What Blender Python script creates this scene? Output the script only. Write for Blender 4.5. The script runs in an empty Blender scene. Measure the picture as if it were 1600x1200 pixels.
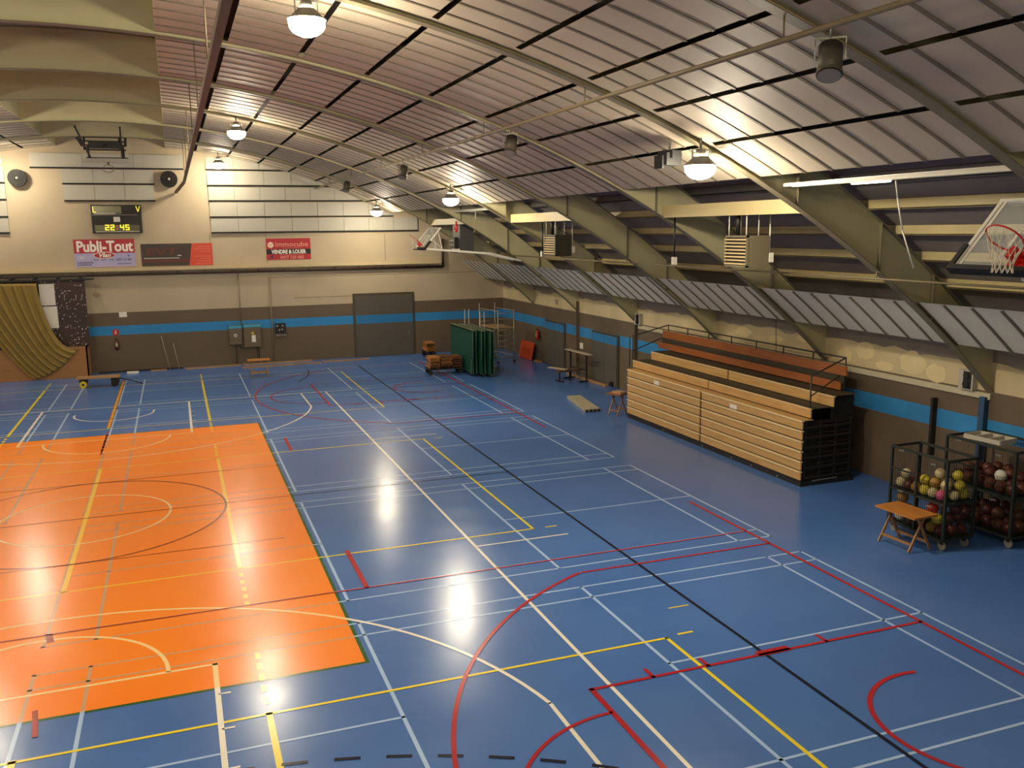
import bpy, bmesh, math, random
from mathutils import Vector, Matrix
random.seed(7)
C = bpy.context.scene.collection
SC = bpy.context.scene
PI = math.pi

# ------------------------------------------------------------------ camera
CAM = Vector((2.2735, -16.8932, 6.2531))
yaw, pitch, roll, fpx = 0.356199, 0.170603, -0.0112926, 1398.79
f = Vector((math.sin(yaw)*math.cos(pitch), math.cos(yaw)*math.cos(pitch), -math.sin(pitch)))
r = Vector((math.cos(yaw), -math.sin(yaw), 0)); u = r.cross(f)
r2 = r*math.cos(roll)+u*math.sin(roll); u2 = -r*math.sin(roll)+u*math.cos(roll)
cam = bpy.data.cameras.new('camera'); camo = bpy.data.objects.new('camera', cam); C.objects.link(camo)
M = Matrix((r2, u2, -f)).transposed().to_4x4(); M.translation = CAM
camo.matrix_world = M
cam.sensor_width = 36; cam.lens = fpx/1600*36; cam.clip_end = 200; cam.clip_start = .05
SC.camera = camo

# ------------------------------------------------------------------ world, exposure
w = bpy.data.worlds.new('world'); SC.world = w; w.use_nodes = True
w.node_tree.nodes['Background'].inputs[0].default_value = (0.02, 0.025, 0.04, 1)
w.node_tree.nodes['Background'].inputs[1].default_value = 0.2
SC.view_settings.view_transform = 'Standard'; SC.view_settings.look = 'None'
SC.view_settings.gamma = 1; SC.view_settings.use_curve_mapping = False
SC.view_settings.exposure = 0.27
LAMP_POWER = 300.0          # emission strength of the lit floodlight lenses
LAMP_COL = (1.0, 0.87, 0.65)
SC.cycles.max_bounces = 8; SC.cycles.diffuse_bounces = 5; SC.cycles.glossy_bounces = 4
SC.cycles.use_denoising = True
SC.cycles.sample_clamp_indirect = 6

# ------------------------------------------------------------------ materials
def srgb(h):
    h = h.lstrip('#'); o = []
    for i in (0, 2, 4):
        c = int(h[i:i+2], 16)/255
        o.append(c/12.92 if c <= .04045 else ((c+.066)/1.055)**2.4)
    return (*o, 1)
MATS = {}
def mat(name, col, rough=.6, metal=0, var=.12, scale=3.0, bump=0, spec=.5, emit=None, es=0, alpha=1, vec='Object'):
    if name in MATS: return MATS[name]
    m = bpy.data.materials.new(name); m.use_nodes = True; nt = m.node_tree; b = nt.nodes['Principled BSDF']
    c = srgb(col) if isinstance(col, str) else col
    b.inputs['Roughness'].default_value = rough; b.inputs['Metallic'].default_value = metal
    b.inputs['Specular IOR Level'].default_value = spec
    tc = nt.nodes.new('ShaderNodeTexCoord')
    n = nt.nodes.new('ShaderNodeTexNoise'); n.inputs['Scale'].default_value = scale; n.inputs['Detail'].default_value = 4
    nt.links.new(tc.outputs[vec], n.inputs['Vector'])
    mx = nt.nodes.new('ShaderNodeMix'); mx.data_type = 'RGBA'
    mx.inputs[6].default_value = tuple(v*(1-var) for v in c[:3])+(1,)
    mx.inputs[7].default_value = tuple(min(1, v*(1+var)) for v in c[:3])+(1,)
    nt.links.new(n.outputs['Fac'], mx.inputs[0]); nt.links.new(mx.outputs[2], b.inputs['Base Color'])
    if bump:
        bp = nt.nodes.new('ShaderNodeBump'); bp.inputs['Strength'].default_value = bump; bp.inputs['Distance'].default_value = .01
        nt.links.new(n.outputs['Fac'], bp.inputs['Height']); nt.links.new(bp.outputs[0], b.inputs['Normal'])
    if emit:
        b.inputs['Emission Color'].default_value = srgb(emit) if isinstance(emit, str) else (*emit, 1)
        b.inputs['Emission Strength'].default_value = es
    if alpha < 1: b.inputs['Alpha'].default_value = alpha
    MATS[name] = m; return m

def wood(name, c1, c2, scale=2.0, axis=1, rough=.45):
    if name in MATS: return MATS[name]
    m = bpy.data.materials.new(name); m.use_nodes = True; nt = m.node_tree; b = nt.nodes['Principled BSDF']
    tc = nt.nodes.new('ShaderNodeTexCoord'); mp = nt.nodes.new('ShaderNodeMapping')
    s = [12, 12, 12]; s[axis] = .8; mp.inputs['Scale'].default_value = s
    nt.links.new(tc.outputs['Object'], mp.inputs[0])
    n = nt.nodes.new('ShaderNodeTexNoise'); n.inputs['Scale'].default_value = scale; n.inputs['Detail'].default_value = 6
    nt.links.new(mp.outputs[0], n.inputs['Vector'])
    cr = nt.nodes.new('ShaderNodeValToRGB'); cr.color_ramp.elements[0].color = srgb(c1); cr.color_ramp.elements[1].color = srgb(c2)
    cr.color_ramp.elements[0].position = .3; cr.color_ramp.elements[1].position = .7
    nt.links.new(n.outputs['Fac'], cr.inputs[0]); nt.links.new(cr.outputs[0], b.inputs['Base Color'])
    b.inputs['Roughness'].default_value = rough
    MATS[name] = m; return m

def floor_mat(name, c1, c2, on_orange=None, rlo=.20, rhi=.25, streak=True):
    """worn glossy sports vinyl; paint marks may be thinner, white ones tinted as by exposure, where they cross the orange court"""
    if name in MATS: return MATS[name]
    m = bpy.data.materials.new(name); m.use_nodes = True; nt = m.node_tree; b = nt.nodes['Principled BSDF']
    L = nt.links.new
    tc = nt.nodes.new('ShaderNodeTexCoord')
    n = nt.nodes.new('ShaderNodeTexNoise'); n.inputs['Scale'].default_value = .35; n.inputs['Detail'].default_value = 5
    L(tc.outputs['Object'], n.inputs['Vector'])
    mx = nt.nodes.new('ShaderNodeMix'); mx.data_type = 'RGBA'; mx.inputs[6].default_value = srgb(c1); mx.inputs[7].default_value = srgb(c2)
    cr = nt.nodes.new('ShaderNodeValToRGB'); cr.color_ramp.elements[0].position = .35; cr.color_ramp.elements[1].position = .65
    L(n.outputs['Fac'], cr.inputs[0]); L(cr.outputs[0], mx.inputs[0])
    out = mx.outputs[2]
    # rubbed scuffs
    mp = nt.nodes.new('ShaderNodeMapping'); mp.inputs['Scale'].default_value = (1, 1.6, 1)
    L(tc.outputs['Object'], mp.inputs[0])
    n2 = nt.nodes.new('ShaderNodeTexNoise'); n2.inputs['Scale'].default_value = .9; n2.inputs['Detail'].default_value = 4
    L(mp.outputs[0], n2.inputs['Vector'])
    mr = nt.nodes.new('ShaderNodeMapRange'); mr.inputs['From Min'].default_value = .35; mr.inputs['From Max'].default_value = .7
    mr.inputs['To Min'].default_value = rlo; mr.inputs['To Max'].default_value = rhi
    L(n2.outputs['Fac'], mr.inputs[0]); L(mr.outputs[0], b.inputs['Roughness'])
    if on_orange:
        sx = nt.nodes.new('ShaderNodeSeparateXYZ'); L(tc.outputs['Object'], sx.inputs[0])
        def cmp(sock, op, v):
            q = nt.nodes.new('ShaderNodeMath'); q.operation = op; L(sock, q.inputs[0]); q.inputs[1].default_value = v; return q.outputs[0]
        ab = cmp(sx.outputs[0], 'ABSOLUTE', 0)
        a = cmp(ab, 'LESS_THAN', 4.5); y0 = cmp(sx.outputs[1], 'GREATER_THAN', -4.57); y1 = cmp(sx.outputs[1], 'LESS_THAN', 13.45)
        def mul(p, q):
            k = nt.nodes.new('ShaderNodeMath'); k.operation = 'MULTIPLY'; L(p, k.inputs[0]); L(q, k.inputs[1]); return k.outputs[0]
        inside = mul(mul(a, y0), y1)
        m2 = nt.nodes.new('ShaderNodeMix'); m2.data_type = 'RGBA'; L(inside, m2.inputs[0]); L(out, m2.inputs[6]); m2.inputs[7].default_value = srgb(on_orange)
        out = m2.outputs[2]
    L(out, b.inputs['Base Color'])
    b.inputs['Specular IOR Level'].default_value = .5
    MATS[name] = m; return m

# ------------------------------------------------------------------ geometry helpers
class MB:
    def __init__(s): s.v = []; s.f = []; s.m = []; s.mats = []; s.cur = 0; s.smooth = set()
    def use(s, m):
        if m not in s.mats: s.mats.append(m)
        s.cur = s.mats.index(m); return s
    def face(s, pts, smooth=False):
        i = len(s.v); s.v += [tuple(p) for p in pts]; s.f.append(tuple(range(i, i+len(pts)))); s.m.append(s.cur)
        if smooth: s.smooth.add(len(s.f)-1)
    def box(s, lo, hi, rz=0, R=None, at=None):
        """axis box from lo to hi; optional rotation matrix R (3x3) about point `at`"""
        x0, y0, z0 = lo; x1, y1, z1 = hi
        P = [Vector(q) for q in ((x0,y0,z0),(x1,y0,z0),(x1,y1,z0),(x0,y1,z0),(x0,y0,z1),(x1,y0,z1),(x1,y1,z1),(x0,y1,z1))]
        if rz: R = Matrix.Rotation(rz, 3, 'Z')
        if R is not None:
            a = Vector(at) if at is not None else (P[0]+P[6])/2
            P = [a+R@(q-a) for q in P]
        i = len(s.v); s.v += [tuple(q) for q in P]
        for t in ((0,3,2,1),(4,5,6,7),(0,1,5,4),(1,2,6,5),(2,3,7,6),(3,0,4,7)):
            s.f.append(tuple(i+k for k in t)); s.m.append(s.cur)
        return s
    def bar(s, a, b, wd, h, up=(0,0,1)):
        a = Vector(a); b = Vector(b); d = (b-a); L = d.length
        if L < 1e-6: return s
        d /= L; up = Vector(up)
        if abs(d.dot(up)) > .98: up = Vector((0,1,0))
        sd = d.cross(up).normalized(); u_ = sd.cross(d)
        i = len(s.v)
        for q in (a, b):
            for (k, l) in ((-1,-1),(1,-1),(1,1),(-1,1)): s.v.append(tuple(q+sd*k*wd/2+u_*l*h/2))
        for t in ((3,2,1,0),(4,5,6,7),(0,1,5,4),(1,2,6,5),(2,3,7,6),(3,0,4,7)):
            s.f.append(tuple(i+k for k in t)); s.m.append(s.cur)
        return s
    def cyl(s, a, b, ra, rb=None, n=12, caps=True):
        rb = ra if rb is None else rb
        a = Vector(a); b = Vector(b); d = (b-a).normalized(); t = Vector((0,0,1)) if abs(d.z) < .9 else Vector((1,0,0))
        e1 = d.cross(t).normalized(); e2 = d.cross(e1)
        i = len(s.v)
        for q, rr in ((a, ra), (b, rb)):
            for k in range(n):
                A = 2*PI*k/n; s.v.append(tuple(q+(e1*math.cos(A)+e2*math.sin(A))*rr))
        for k in range(n):
            s.f.append((i+k, i+n+k, i+n+(k+1) % n, i+(k+1) % n)); s.m.append(s.cur); s.smooth.add(len(s.f)-1)
        if caps:
            s.f.append(tuple(i+k for k in range(n))); s.m.append(s.cur)
            s.f.append(tuple(i+n+k for k in reversed(range(n)))); s.m.append(s.cur)
        return s
    def tube(s, pts, rr, n=8):
        for a, b in zip(pts, pts[1:]): s.cyl(a, b, rr, n=n)
        return s
    def sphere(s, c, rad, nu=14, nv=9, sc=(1,1,1)):
        c = Vector(c); i = len(s.v)
        for a in range(nv+1):
            th = PI*a/nv
            for k in range(nu):
                ph = 2*PI*k/nu
                s.v.append((c.x+rad*sc[0]*math.sin(th)*math.cos(ph), c.y+rad*sc[1]*math.sin(th)*math.sin(ph), c.z+rad*sc[2]*math.cos(th)))
        for a in range(nv):
            for k in range(nu):
                p = i+a*nu; q = p+nu; k2 = (k+1) % nu
                if a == 0: s.f.append((p, q+k, q+k2))
                elif a == nv-1: s.f.append((p+k, q, p+k2))
                else: s.f.append((p+k, q+k, q+k2, p+k2))
                s.m.append(s.cur); s.smooth.add(len(s.f)-1)
        return s
    def torus(s, c, ax, R, rr, n=28, m=6):
        c = Vector(c); ax = Vector(ax).normalized(); t = Vector((0,0,1)) if abs(ax.z) < .9 else Vector((1,0,0))
        e1 = ax.cross(t).normalized(); e2 = ax.cross(e1)
        i = len(s.v)
        for k in range(n):
            A = 2*PI*k/n; dr = e1*math.cos(A)+e2*math.sin(A)
            for j in range(m):
                B = 2*PI*j/m; s.v.append(tuple(c+dr*(R+rr*math.cos(B))+ax*rr*math.sin(B)))
        for k in range(n):
            for j in range(m):
                s.f.append((i+k*m+j, i+((k+1) % n)*m+j, i+((k+1) % n)*m+(j+1) % m, i+k*m+(j+1) % m)); s.m.append(s.cur); s.smooth.add(len(s.f)-1)
        return s
    def prism(s, prof, y0, y1):
        """profile list of (x,z), extruded along y"""
        n = len(prof); i = len(s.v)
        s.v += [(x, y0, z) for x, z in prof]+[(x, y1, z) for x, z in prof]
        s.f.append(tuple(i+k for k in range(n))); s.m.append(s.cur)
        s.f.append(tuple(i+n+k for k in reversed(range(n)))); s.m.append(s.cur)
        for k in range(n):
            s.f.append((i+k, i+n+k, i+n+(k+1) % n, i+(k+1) % n)); s.m.append(s.cur)
        return s
    def build(s, name, m=None, parent=None, origin=None, smooth=True):
        me = bpy.data.meshes.new(name)
        o0 = Vector(origin) if origin is not None else None
        vs = s.v if o0 is None else [tuple(Vector(v)-o0) for v in s.v]
        me.from_pydata(vs, [], s.f); me.update()
        if s.mats:
            for q in s.mats: me.materials.append(q)
            for p, k in zip(me.polygons, s.m): p.material_index = k
        else: me.materials.append(m)
        for k in s.smooth: me.polygons[k].use_smooth = True
        bm = bmesh.new(); bm.from_mesh(me); bmesh.ops.recalc_face_normals(bm, faces=bm.faces); bm.to_mesh(me); bm.free()
        o = bpy.data.objects.new(name, me); C.objects.link(o)
        if o0 is not None: o.location = o0
        if parent is not None: o.parent = parent
        return o

def tag(o, label, cat, group=None):
    o['label'] = label; o['category'] = cat
    if group: o['group'] = group
    return o
def thing(name, label, cat, loc=(0,0,0), rz=0, group=None):
    o = bpy.data.objects.new(name, None); C.objects.link(o); o.empty_display_size = .1
    o.location = loc; o.rotation_euler = (0, 0, rz)
    return tag(o, label, cat, group)
def struct(o, label=None):
    o['kind'] = 'structure'
    if label: o['label'] = label
    return o
def copy_tree(o, parent=None):
    c = o.copy(); C.objects.link(c)
    c.parent = parent
    for ch in KIDS(o): copy_tree(ch, c)
    return c
def KIDS(o): return [q for q in C.objects if q.parent == o]
def text_mesh(txt, size, m, name, parent, loc, rot, sx=1, ext=.003, align='LEFT', bold=0, shear=0):
    cu = bpy.data.curves.new('txt', 'FONT'); cu.body = txt; cu.size = size; cu.extrude = ext; cu.align_x = align
    cu.offset = bold; cu.shear = shear; cu.resolution_u = 3
    to = bpy.data.objects.new('txt', cu); C.objects.link(to)
    dg = bpy.context.evaluated_depsgraph_get()
    me = bpy.data.meshes.new_from_object(to.evaluated_get(dg)); bpy.data.objects.remove(to)
    me.materials.clear(); me.materials.append(m)
    # rot: 'far' = reads from the hall towards +y ; text plane X->x, Y->z
    for v in me.vertices:
        x, y, z = v.co; v.co = (x*sx, -z, y)
    o = bpy.data.objects.new(name, me); C.objects.link(o); o.location = loc; o.rotation_euler = (0, 0, rot)
    if parent is not None: o.parent = parent
    return o

# ------------------------------------------------------------------ palette
M_blue = floor_mat('blue_vinyl', '#446cb0', '#4c75b8')
M_orange = floor_mat('orange_vinyl', '#ff861c', '#ff8e24')
M_green = floor_mat('green_edge', '#2c5a2c', '#305f30')
M_pbw = floor_mat('paint_white', '#f4f2e6', '#ece8da', on_orange='#ffd896')  # warm tint of white over the orange is exposure put into the colour
M_plb = floor_mat('paint_light_blue', '#a3c3ee', '#aecdf2', on_orange='#d0a078')
M_pye = floor_mat('paint_yellow', '#f0dc30', '#e8d438', on_orange='#ffc838')
M_pred = floor_mat('paint_red', '#b02028', '#a8242c', on_orange='#a03018')
M_pbk = floor_mat('paint_black', '#0c1326', '#10182c', on_orange='#8a3c16')
def wall_mat(name, top, grime=.1):
    m = bpy.data.materials.new(name); m.use_nodes = True; nt = m.node_tree; b = nt.nodes['Principled BSDF']; L = nt.links.new
    tc = nt.nodes.new('ShaderNodeTexCoord'); sx = nt.nodes.new('ShaderNodeSeparateXYZ'); L(tc.outputs['Object'], sx.inputs[0])
    dv = nt.nodes.new('ShaderNodeMath'); dv.operation = 'DIVIDE'; L(sx.outputs[2], dv.inputs[0]); dv.inputs[1].default_value = 12
    cr = nt.nodes.new('ShaderNodeValToRGB'); cr.color_ramp.interpolation = 'CONSTANT'
    e = cr.color_ramp.elements; e[0].position = 0; e[0].color = srgb('#675846'); e[1].position = 1.68/12; e[1].color = srgb('#2c86c4')
    q = e.new(2.10/12); q.color = srgb('#675846'); q = e.new(2.68/12); q.color = srgb(top)
    L(dv.outputs[0], cr.inputs[0])
    n = nt.nodes.new('ShaderNodeTexNoise'); n.inputs['Scale'].default_value = .7; n.inputs['Detail'].default_value = 6; L(tc.outputs['Object'], n.inputs['Vector'])
    mr = nt.nodes.new('ShaderNodeMapRange'); mr.inputs['From Min'].default_value = .3; mr.inputs['From Max'].default_value = .7
    mr.inputs['To Min'].default_value = 1-grime; mr.inputs['To Max'].default_value = 1.0; L(n.outputs['Fac'], mr.inputs[0])
    mx = nt.nodes.new('ShaderNodeVectorMath'); mx.operation = 'SCALE'; L(cr.outputs[0], mx.inputs[0]); L(mr.outputs[0], mx.inputs['Scale'])
    L(mx.outputs[0], b.inputs['Base Color']); b.inputs['Roughness'].default_value = .75
    bp = nt.nodes.new('ShaderNodeBump'); bp.inputs['Strength'].default_value = .2; bp.inputs['Distance'].default_value = .01
    L(n.outputs['Fac'], bp.inputs['Height']); L(bp.outputs[0], b.inputs['Normal'])
    return m
M_wallf = wall_mat('painted_concrete_panels', '#bbab90', .12)
M_wallr = wall_mat('painted_block_wall', '#d0bf96', .3)
M_board = mat('acoustic_board', '#aeaa9d', .55, var=.05, scale=1)
M_dark = mat('dark_gap', '#1c130d', .8)
M_frame = mat('olive_cream_steel', '#bab48e', .5, var=.08)
M_flange = mat('flange_steel', '#756d56', .5, var=.08)
M_thin = mat('thin_pipe_grey', '#75694f', .5, var=.08)
M_ceil = mat('ceiling_panel', '#b6ab96', .62, var=.1, scale=1.2, bump=.1)
M_rib = mat('ceiling_rib', '#6f6350', .6, var=.1)
M_slot = mat('ceiling_slot', '#15100d', .8)
M_roof = mat('dark_roof_sheet', '#6a625e', .8, var=.15, scale=1.5)
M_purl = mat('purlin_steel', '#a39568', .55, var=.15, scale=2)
M_purld = mat('purlin_steel_shaded', '#54504c', .6, var=.1)
M_black = mat('black_steel', '#15130f', .5, var=.1)
M_bkrub = mat('black_rubber', '#0d0d0d', .8, var=.1)
M_grey = mat('grey_steel', '#85837c', .4, metal=.6, var=.1)
M_white = mat('white_paint', '#dcd8cc', .45, var=.05)
M_paper = mat('paper_white', '#e6e2d6', .8, var=.03)
M_dgrey = mat('dark_grey_paint', '#4c463a', .5, var=.06)
M_green2 = mat('dark_green_board', '#0a4430', .5, var=.12, scale=2)
M_red = mat('red_paint', '#c0201c', .45, var=.08)
M_oran = mat('orange_board', '#c8451a', .6, var=.1)
M_pine = wood('pine_slat', '#a0662e', '#c08a4c', 2, 0)
M_pines = [M_pine, wood('pine_slat_brown', '#7c4c22', '#9c6834', 2, 0), wood('pine_slat_dark', '#54341a', '#7a4e28', 2, 0)]
M_ply = wood('bleacher_plywood', '#b88e54', '#cca468', 1.6, 1)
M_nose = wood('bleacher_nosing', '#e8cc94', '#f2dcab', 2, 1)
M_redwood = wood('stained_red_wood', '#8a4a1c', '#9c5a26', 1.6, 1)
M_tab = wood('table_top_wood', '#a86a2a', '#c07c34', 1.5, 1)
M_lens = mat('lamp_lens', (1, .85, .6, 1), .3, emit=LAMP_COL, es=LAMP_POWER)
M_lens_wall = mat('lamp_lens_weaker', (1, .85, .6, 1), .3, emit=LAMP_COL, es=LAMP_POWER*.6)
M_glass = mat('clear_acrylic', '#cfd4cf', .12, var=.02, alpha=.28)
M_rope = mat('cream_cord', '#ddd4bc', .8, var=.05)

# ------------------------------------------------------------------ structure: floor
XR, YF, YB = 18.45, 27.8, -18.9
b = MB(); b.box((-XR-.2, YB-.2, -.3), (XR+.2, YF+.2, 0)); FLOOR = struct(b.build('floor', M_blue), 'worn glossy blue vinyl sports floor')
def flat(name, m, quads, z, label=None):
    b = MB()
    for q in quads: b.face([(x, y, z) for x, y in q])
    o = b.build(name, m, FLOOR)
    if label: o['label'] = label
    o['kind'] = 'structure'
    return o
def ln(a, c, wd=.05):
    a = Vector(a).to_2d() if len(a) == 3 else Vector(a); c = Vector(c); d = (c-a).normalized(); n = Vector((-d.y, d.x))*wd/2
    a = a-d*wd/2; c = c+d*wd/2
    return [tuple(a-n), tuple(c-n), tuple(c+n), tuple(a+n)]
def arc(cx, cy, R, a0, a1, wd=.05, n=48, dash=None):
    out = []; a0 = math.radians(a0); a1 = math.radians(a1)
    def seg(p, q):
        return [(cx+(R-wd/2)*math.cos(p), cy+(R-wd/2)*math.sin(p)), (cx+(R+wd/2)*math.cos(p), cy+(R+wd/2)*math.sin(p)),
                (cx+(R+wd/2)*math.cos(q), cy+(R+wd/2)*math.sin(q)), (cx+(R-wd/2)*math.cos(q), cy+(R-wd/2)*math.sin(q))]
    if dash:
        st = dash/R; k = 0
        while a0+(k+1)*st < a1:
            if k % 2 == 0: out.append(seg(a0+k*st, a0+(k+1)*st))
            k += 1
    else:
        for k in range(n): out.append(seg(a0+(a1-a0)*k/n, a0+(a1-a0)*(k+1)/n))
    return out
flat('court_area', M_green, [[(-4.56, -4.63), (4.56, -4.63), (4.56, 13.51), (-4.56, 13.51)]], .0015, 'thin green border around the orange court')
flat('court_area', M_orange, [[(-4.5, -4.57), (4.5, -4.57), (4.5, 13.45), (-4.5, 13.45)]], .0025, 'bright orange rectangle in the middle of the blue floor')
# badminton, light blue
q = []
for (y0, y1) in ((-9.33, -3.23), (-2.27, 3.83), (4.75, 10.85), (11.72, 17.82), (18.65, 24.75)):
    ym = (y0+y1)/2
    for s, x0 in ((1, -.05), (-1, -1.6)):
        X = lambda d: x0+s*d
        for d in (0.02, .76, 4.71, 8.67, 12.6, 13.38): q.append(ln((X(d), y0), (X(d), y1), .055))
        for y in (y0, y1, y0+.46, y1-.46): q.append(ln((X(0), y), (X(13.38), y), .045))
        q.append(ln((X(0), ym), (X(4.71), ym), .045)); q.append(ln((X(8.67), ym), (X(13.38), ym), .045))
flat('court_line', M_plb, q, .0035, 'light blue badminton court lines')
# volleyball, yellow
q = []
for y0 in (-14.55, 0, 14.43):
    y1 = y0+9
    q += [ln((-9, y0), (9, y0), .055), ln((-9, y1), (9, y1), .055), ln((9, y0), (9, y1), .06), ln((-9, y0), (-9, y1), .06)]
    for x in (-3.03, 3.03):
        q.append(ln((x, y0), (x, y1), .085))
        for k in range(5):
            q.append(ln((x, y1+.3+.35*k), (x, y1+.42+.35*k), .08)); q.append(ln((x, y0-.3-.35*k), (x, y0-.42-.35*k), .08))
    if y0 <= 0: q.append(ln((.02, y0), (.02, y1), .09))
for x, y in ((9.3, 0), (9.25, -5.5), (9.35, 8.95)): q.append(ln((x, y), (x+.22, y), .05))
q.append(ln((9.6, -4.6), (9.95, -4.6), .03))
flat('court_line', M_pye, q, .0045, 'yellow volleyball court lines')
# basketball, white
cy = 4.46
q = [ln((7.53, cy-14), (7.53, cy+14), .06), ln((-7.53, cy-14), (-7.53, cy+14), .06), ln((-7.5, cy+14), (7.53, cy+14), .06), ln((-7.5, cy-14), (7.53, cy-14), .06),
     ln((7.53, 9.52), (9.53, 9.52), .05), ln((7.53, -.57), (9.53, -.57), .05), ln((7.2, cy), (7.72, cy), .05), ln((7.53, cy+14), (9.3, cy+14), .03)]
q += arc(0, cy, 1.8, 0, 360, .055, 64)
for s in (1, -1):
    yb = cy+s*14; yft = cy+s*8.3; yr = cy+s*12.4
    q += [ln((-2.45, yft), (2.45, yft), .06), ln((2.42, yft), (2.42, yb), .075), ln((-2.52, yft), (-2.52, yb), .075)]
    q += arc(-.02, yft, 1.8, 180 if s > 0 else 0, 360 if s > 0 else 180, .06, 32)
    yc = cy+s*11.9 if s > 0 else cy-12.52
    a = math.degrees(math.acos(6.58/6.75)) if s > 0 else 11.6
    ysT = 15.63 if s > 0 else -6.68
    # three-point arc through the measured tangent point
    Rr = 6.66 if s > 0 else 6.69; yc = ysT+s*math.sqrt(Rr*Rr-6.57**2); a0 = math.degrees(math.atan2(ysT-yc, 6.57))
    if s > 0: q += arc(0, yc, Rr, 180-a0, 360+a0, .06, 60)
    else: q += arc(0, yc, Rr, a0, 180-a0, .06, 60)
    q += [ln((6.57, ysT), (6.57, yb), .06), ln((-6.57, ysT), (-6.57, yb), .06)]
    for yy in (.93, 1.87, 2.8, 3.7):
        for sx in (1, -1): q.append(ln((sx*2.45, yft+s*yy), (sx*2.57, yft+s*yy), .04))
q += arc(-.08, 17.1, 1.3, 170, 370, .06, 24)
flat('court_line', M_pbw, q, .0055, 'white basketball court lines')
# handball / futsal, black and dark
q = [ln((10.08, cy-20), (10.08, cy+20.3), .06), ln((-10.08, cy-20), (-10.08, cy+20), .06), ln((-10.08, cy), (10.08, cy), .035),
     ln((-10, cy+3.05), (4.5, cy+3.05), .028), ln((-10, cy-3.02), (4.0, cy-3.02), .028)]
q += arc(-.02, cy, 3.03, 0, 360, .05, 90)
q += arc(1.5, -15.7, 9.05, 35, 90, .06, dash=.31)
q += arc(1.6, 24.46, 6.05, 330, 360, .05, 14)
q += [ln((4.62, 18.2), (5.1, 19.6), .02)]
flat('court_line', M_pbk, q, .0065, 'thin black futsal and handball lines')
# red cross-court basketball
q = [ln((-.7, -1.83), (13.05, -1.83), .045), ln((5.08, .13), (5.08, -1.81), .09), ln((5.08, 10.76), (5.08, 9.15), .09), ln((13.05, .35), (13.05, -16.3), .07),
     ln((13.05, 9.0), (13.05, 25), .07), ln((8, 10.8), (9.5, 10.8), .03)]
for s, yc in ((1, -9.05), (-1, 17.97)):
    q += [ln((7.24, yc+s*2.5), (13.05, yc+s*2.5), .06), ln((7.24, yc-s*2.5), (13.05, yc-s*2.5), .06), ln((7.24, yc-2.5), (7.24, yc+2.5), .08)]
    q += arc(7.24, yc, 1.87, 90, 270, .055, 30)
    q += arc(11.95, yc, 7.13, 115.6, 244.4, .065, 60)
    q += [ln((8.93, yc+s*6.43), (13.05, yc+s*6.43), .055), ln((8.93, yc-s*6.43), (13.05, yc-s*6.43), .055)]
    q += arc(11.5, yc, 1.28, 80, 280, .07, 30)
    for x in (8.2, 9.1, 11.2): q.append(ln((x, yc+s*2.5), (x, yc+s*2.72), .06))
    q.append(ln((10.05, yc+s*2.53), (10.45, yc+s*2.53), .16))
for k in range(8): q.append(ln((-.1, 13.9-k*.42), (-.1, 13.7-k*.42), .06))
q.append(ln((-.13, 14.6), (-.13, 24.8), .13)); q.append(ln((-.1, 11.0), (-.1, 13.5), .05))
q += [ln((.12, -4.35), (.2, -5.0), .07), ln((.0, -1.85), (.05, -2.1), .1)]
flat('court_line', M_pred, q, .0075, 'red cross-court basketball lines')
q = [ln((-.13, 14.6+.36*k), (-.13, 14.72+.36*k), .09) for k in range(28)]
flat('court_line', M_pye, q, .009, 'yellow dashes along the red centre strip')

# ------------------------------------------------------------------ structure: walls
RR, CZ = 26.7, -16.6
def zi(x): return CZ+math.sqrt(RR*RR-x*x)            # underside of the curved frames
def zo(x): return zi(x)+.95                            # underside of the roof sheet
xs = [(-XR)+2*XR*k/48 for k in range(49)]
prof = [(-XR, 0), (XR, 0)]+[(x, zo(x)+.25) for x in reversed(xs)]
b = MB(); b.prism(prof, YF, YF+.25); struct(b.build('wall_far', M_wallf), 'beige end wall with brown dado and blue stripe')
b = MB(); b.prism(prof, YB-.25, YB); struct(b.build('wall_near', M_wallf))
b = MB(); b.box((XR, YB, 0), (XR+.25, YF, 3.9)); WR = struct(b.build('wall_right', M_wallr), 'stained cream block side wall with brown dado and blue stripe')
b = MB(); b.box((-XR-.25, YB, 0), (-XR, YF, 3.9)); struct(b.build('wall_left', M_wallr))
# pale ledge on the right wall
b = MB(); b.box((XR-.06, -2.85, 2.55), (XR, 12.8, 2.68)); struct(b.build('trim_1', mat('ledge_white', '#b9b196', .7)), 'pale ledge along the side wall')
# joints in the far wall
b = MB()
for x, z0, z1 in ((6.5, .2, 4.1), (5.05, 1.9, 4.4), (15.15, 5.0, 6.0), (12.2, 4.8, 6.1), (6.45, 4.8, 6.2), (3.9, 4.8, 6.2)):
    b.box((x-.012, YF-.006, z0), (x+.012, YF, z1))
for x0, x1, z in ((6.5, 18.4, 4.12), (7.6, 10.5, 3.1)): b.box((x0, YF-.006, z-.012), (x1, YF, z+.012))
struct(b.build('trim_2', mat('wall_joint', '#7d6a50', .8)), 'thin joints between the wall panels')
# roof sheet
b = MB()
xs2 = [(-XR-.3)+2*(XR+.3)*k/60 for k in range(61)]
for a, c in zip(xs2, xs2[1:]):
    za = zo(max(-XR, min(XR, a)))+.2; zc = zo(max(-XR, min(XR, c)))+.2
    b.face([(a, YB, za), (c, YB, zc), (c, YF, zc), (a, YF, za)]); b.face([(a, YB, za+.08), (a, YF, za+.08), (c, YF, zc+.08), (c, YB, zc+.08)])
struct(b.build('ceiling', M_roof), 'dark curved roof sheeting')

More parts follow.
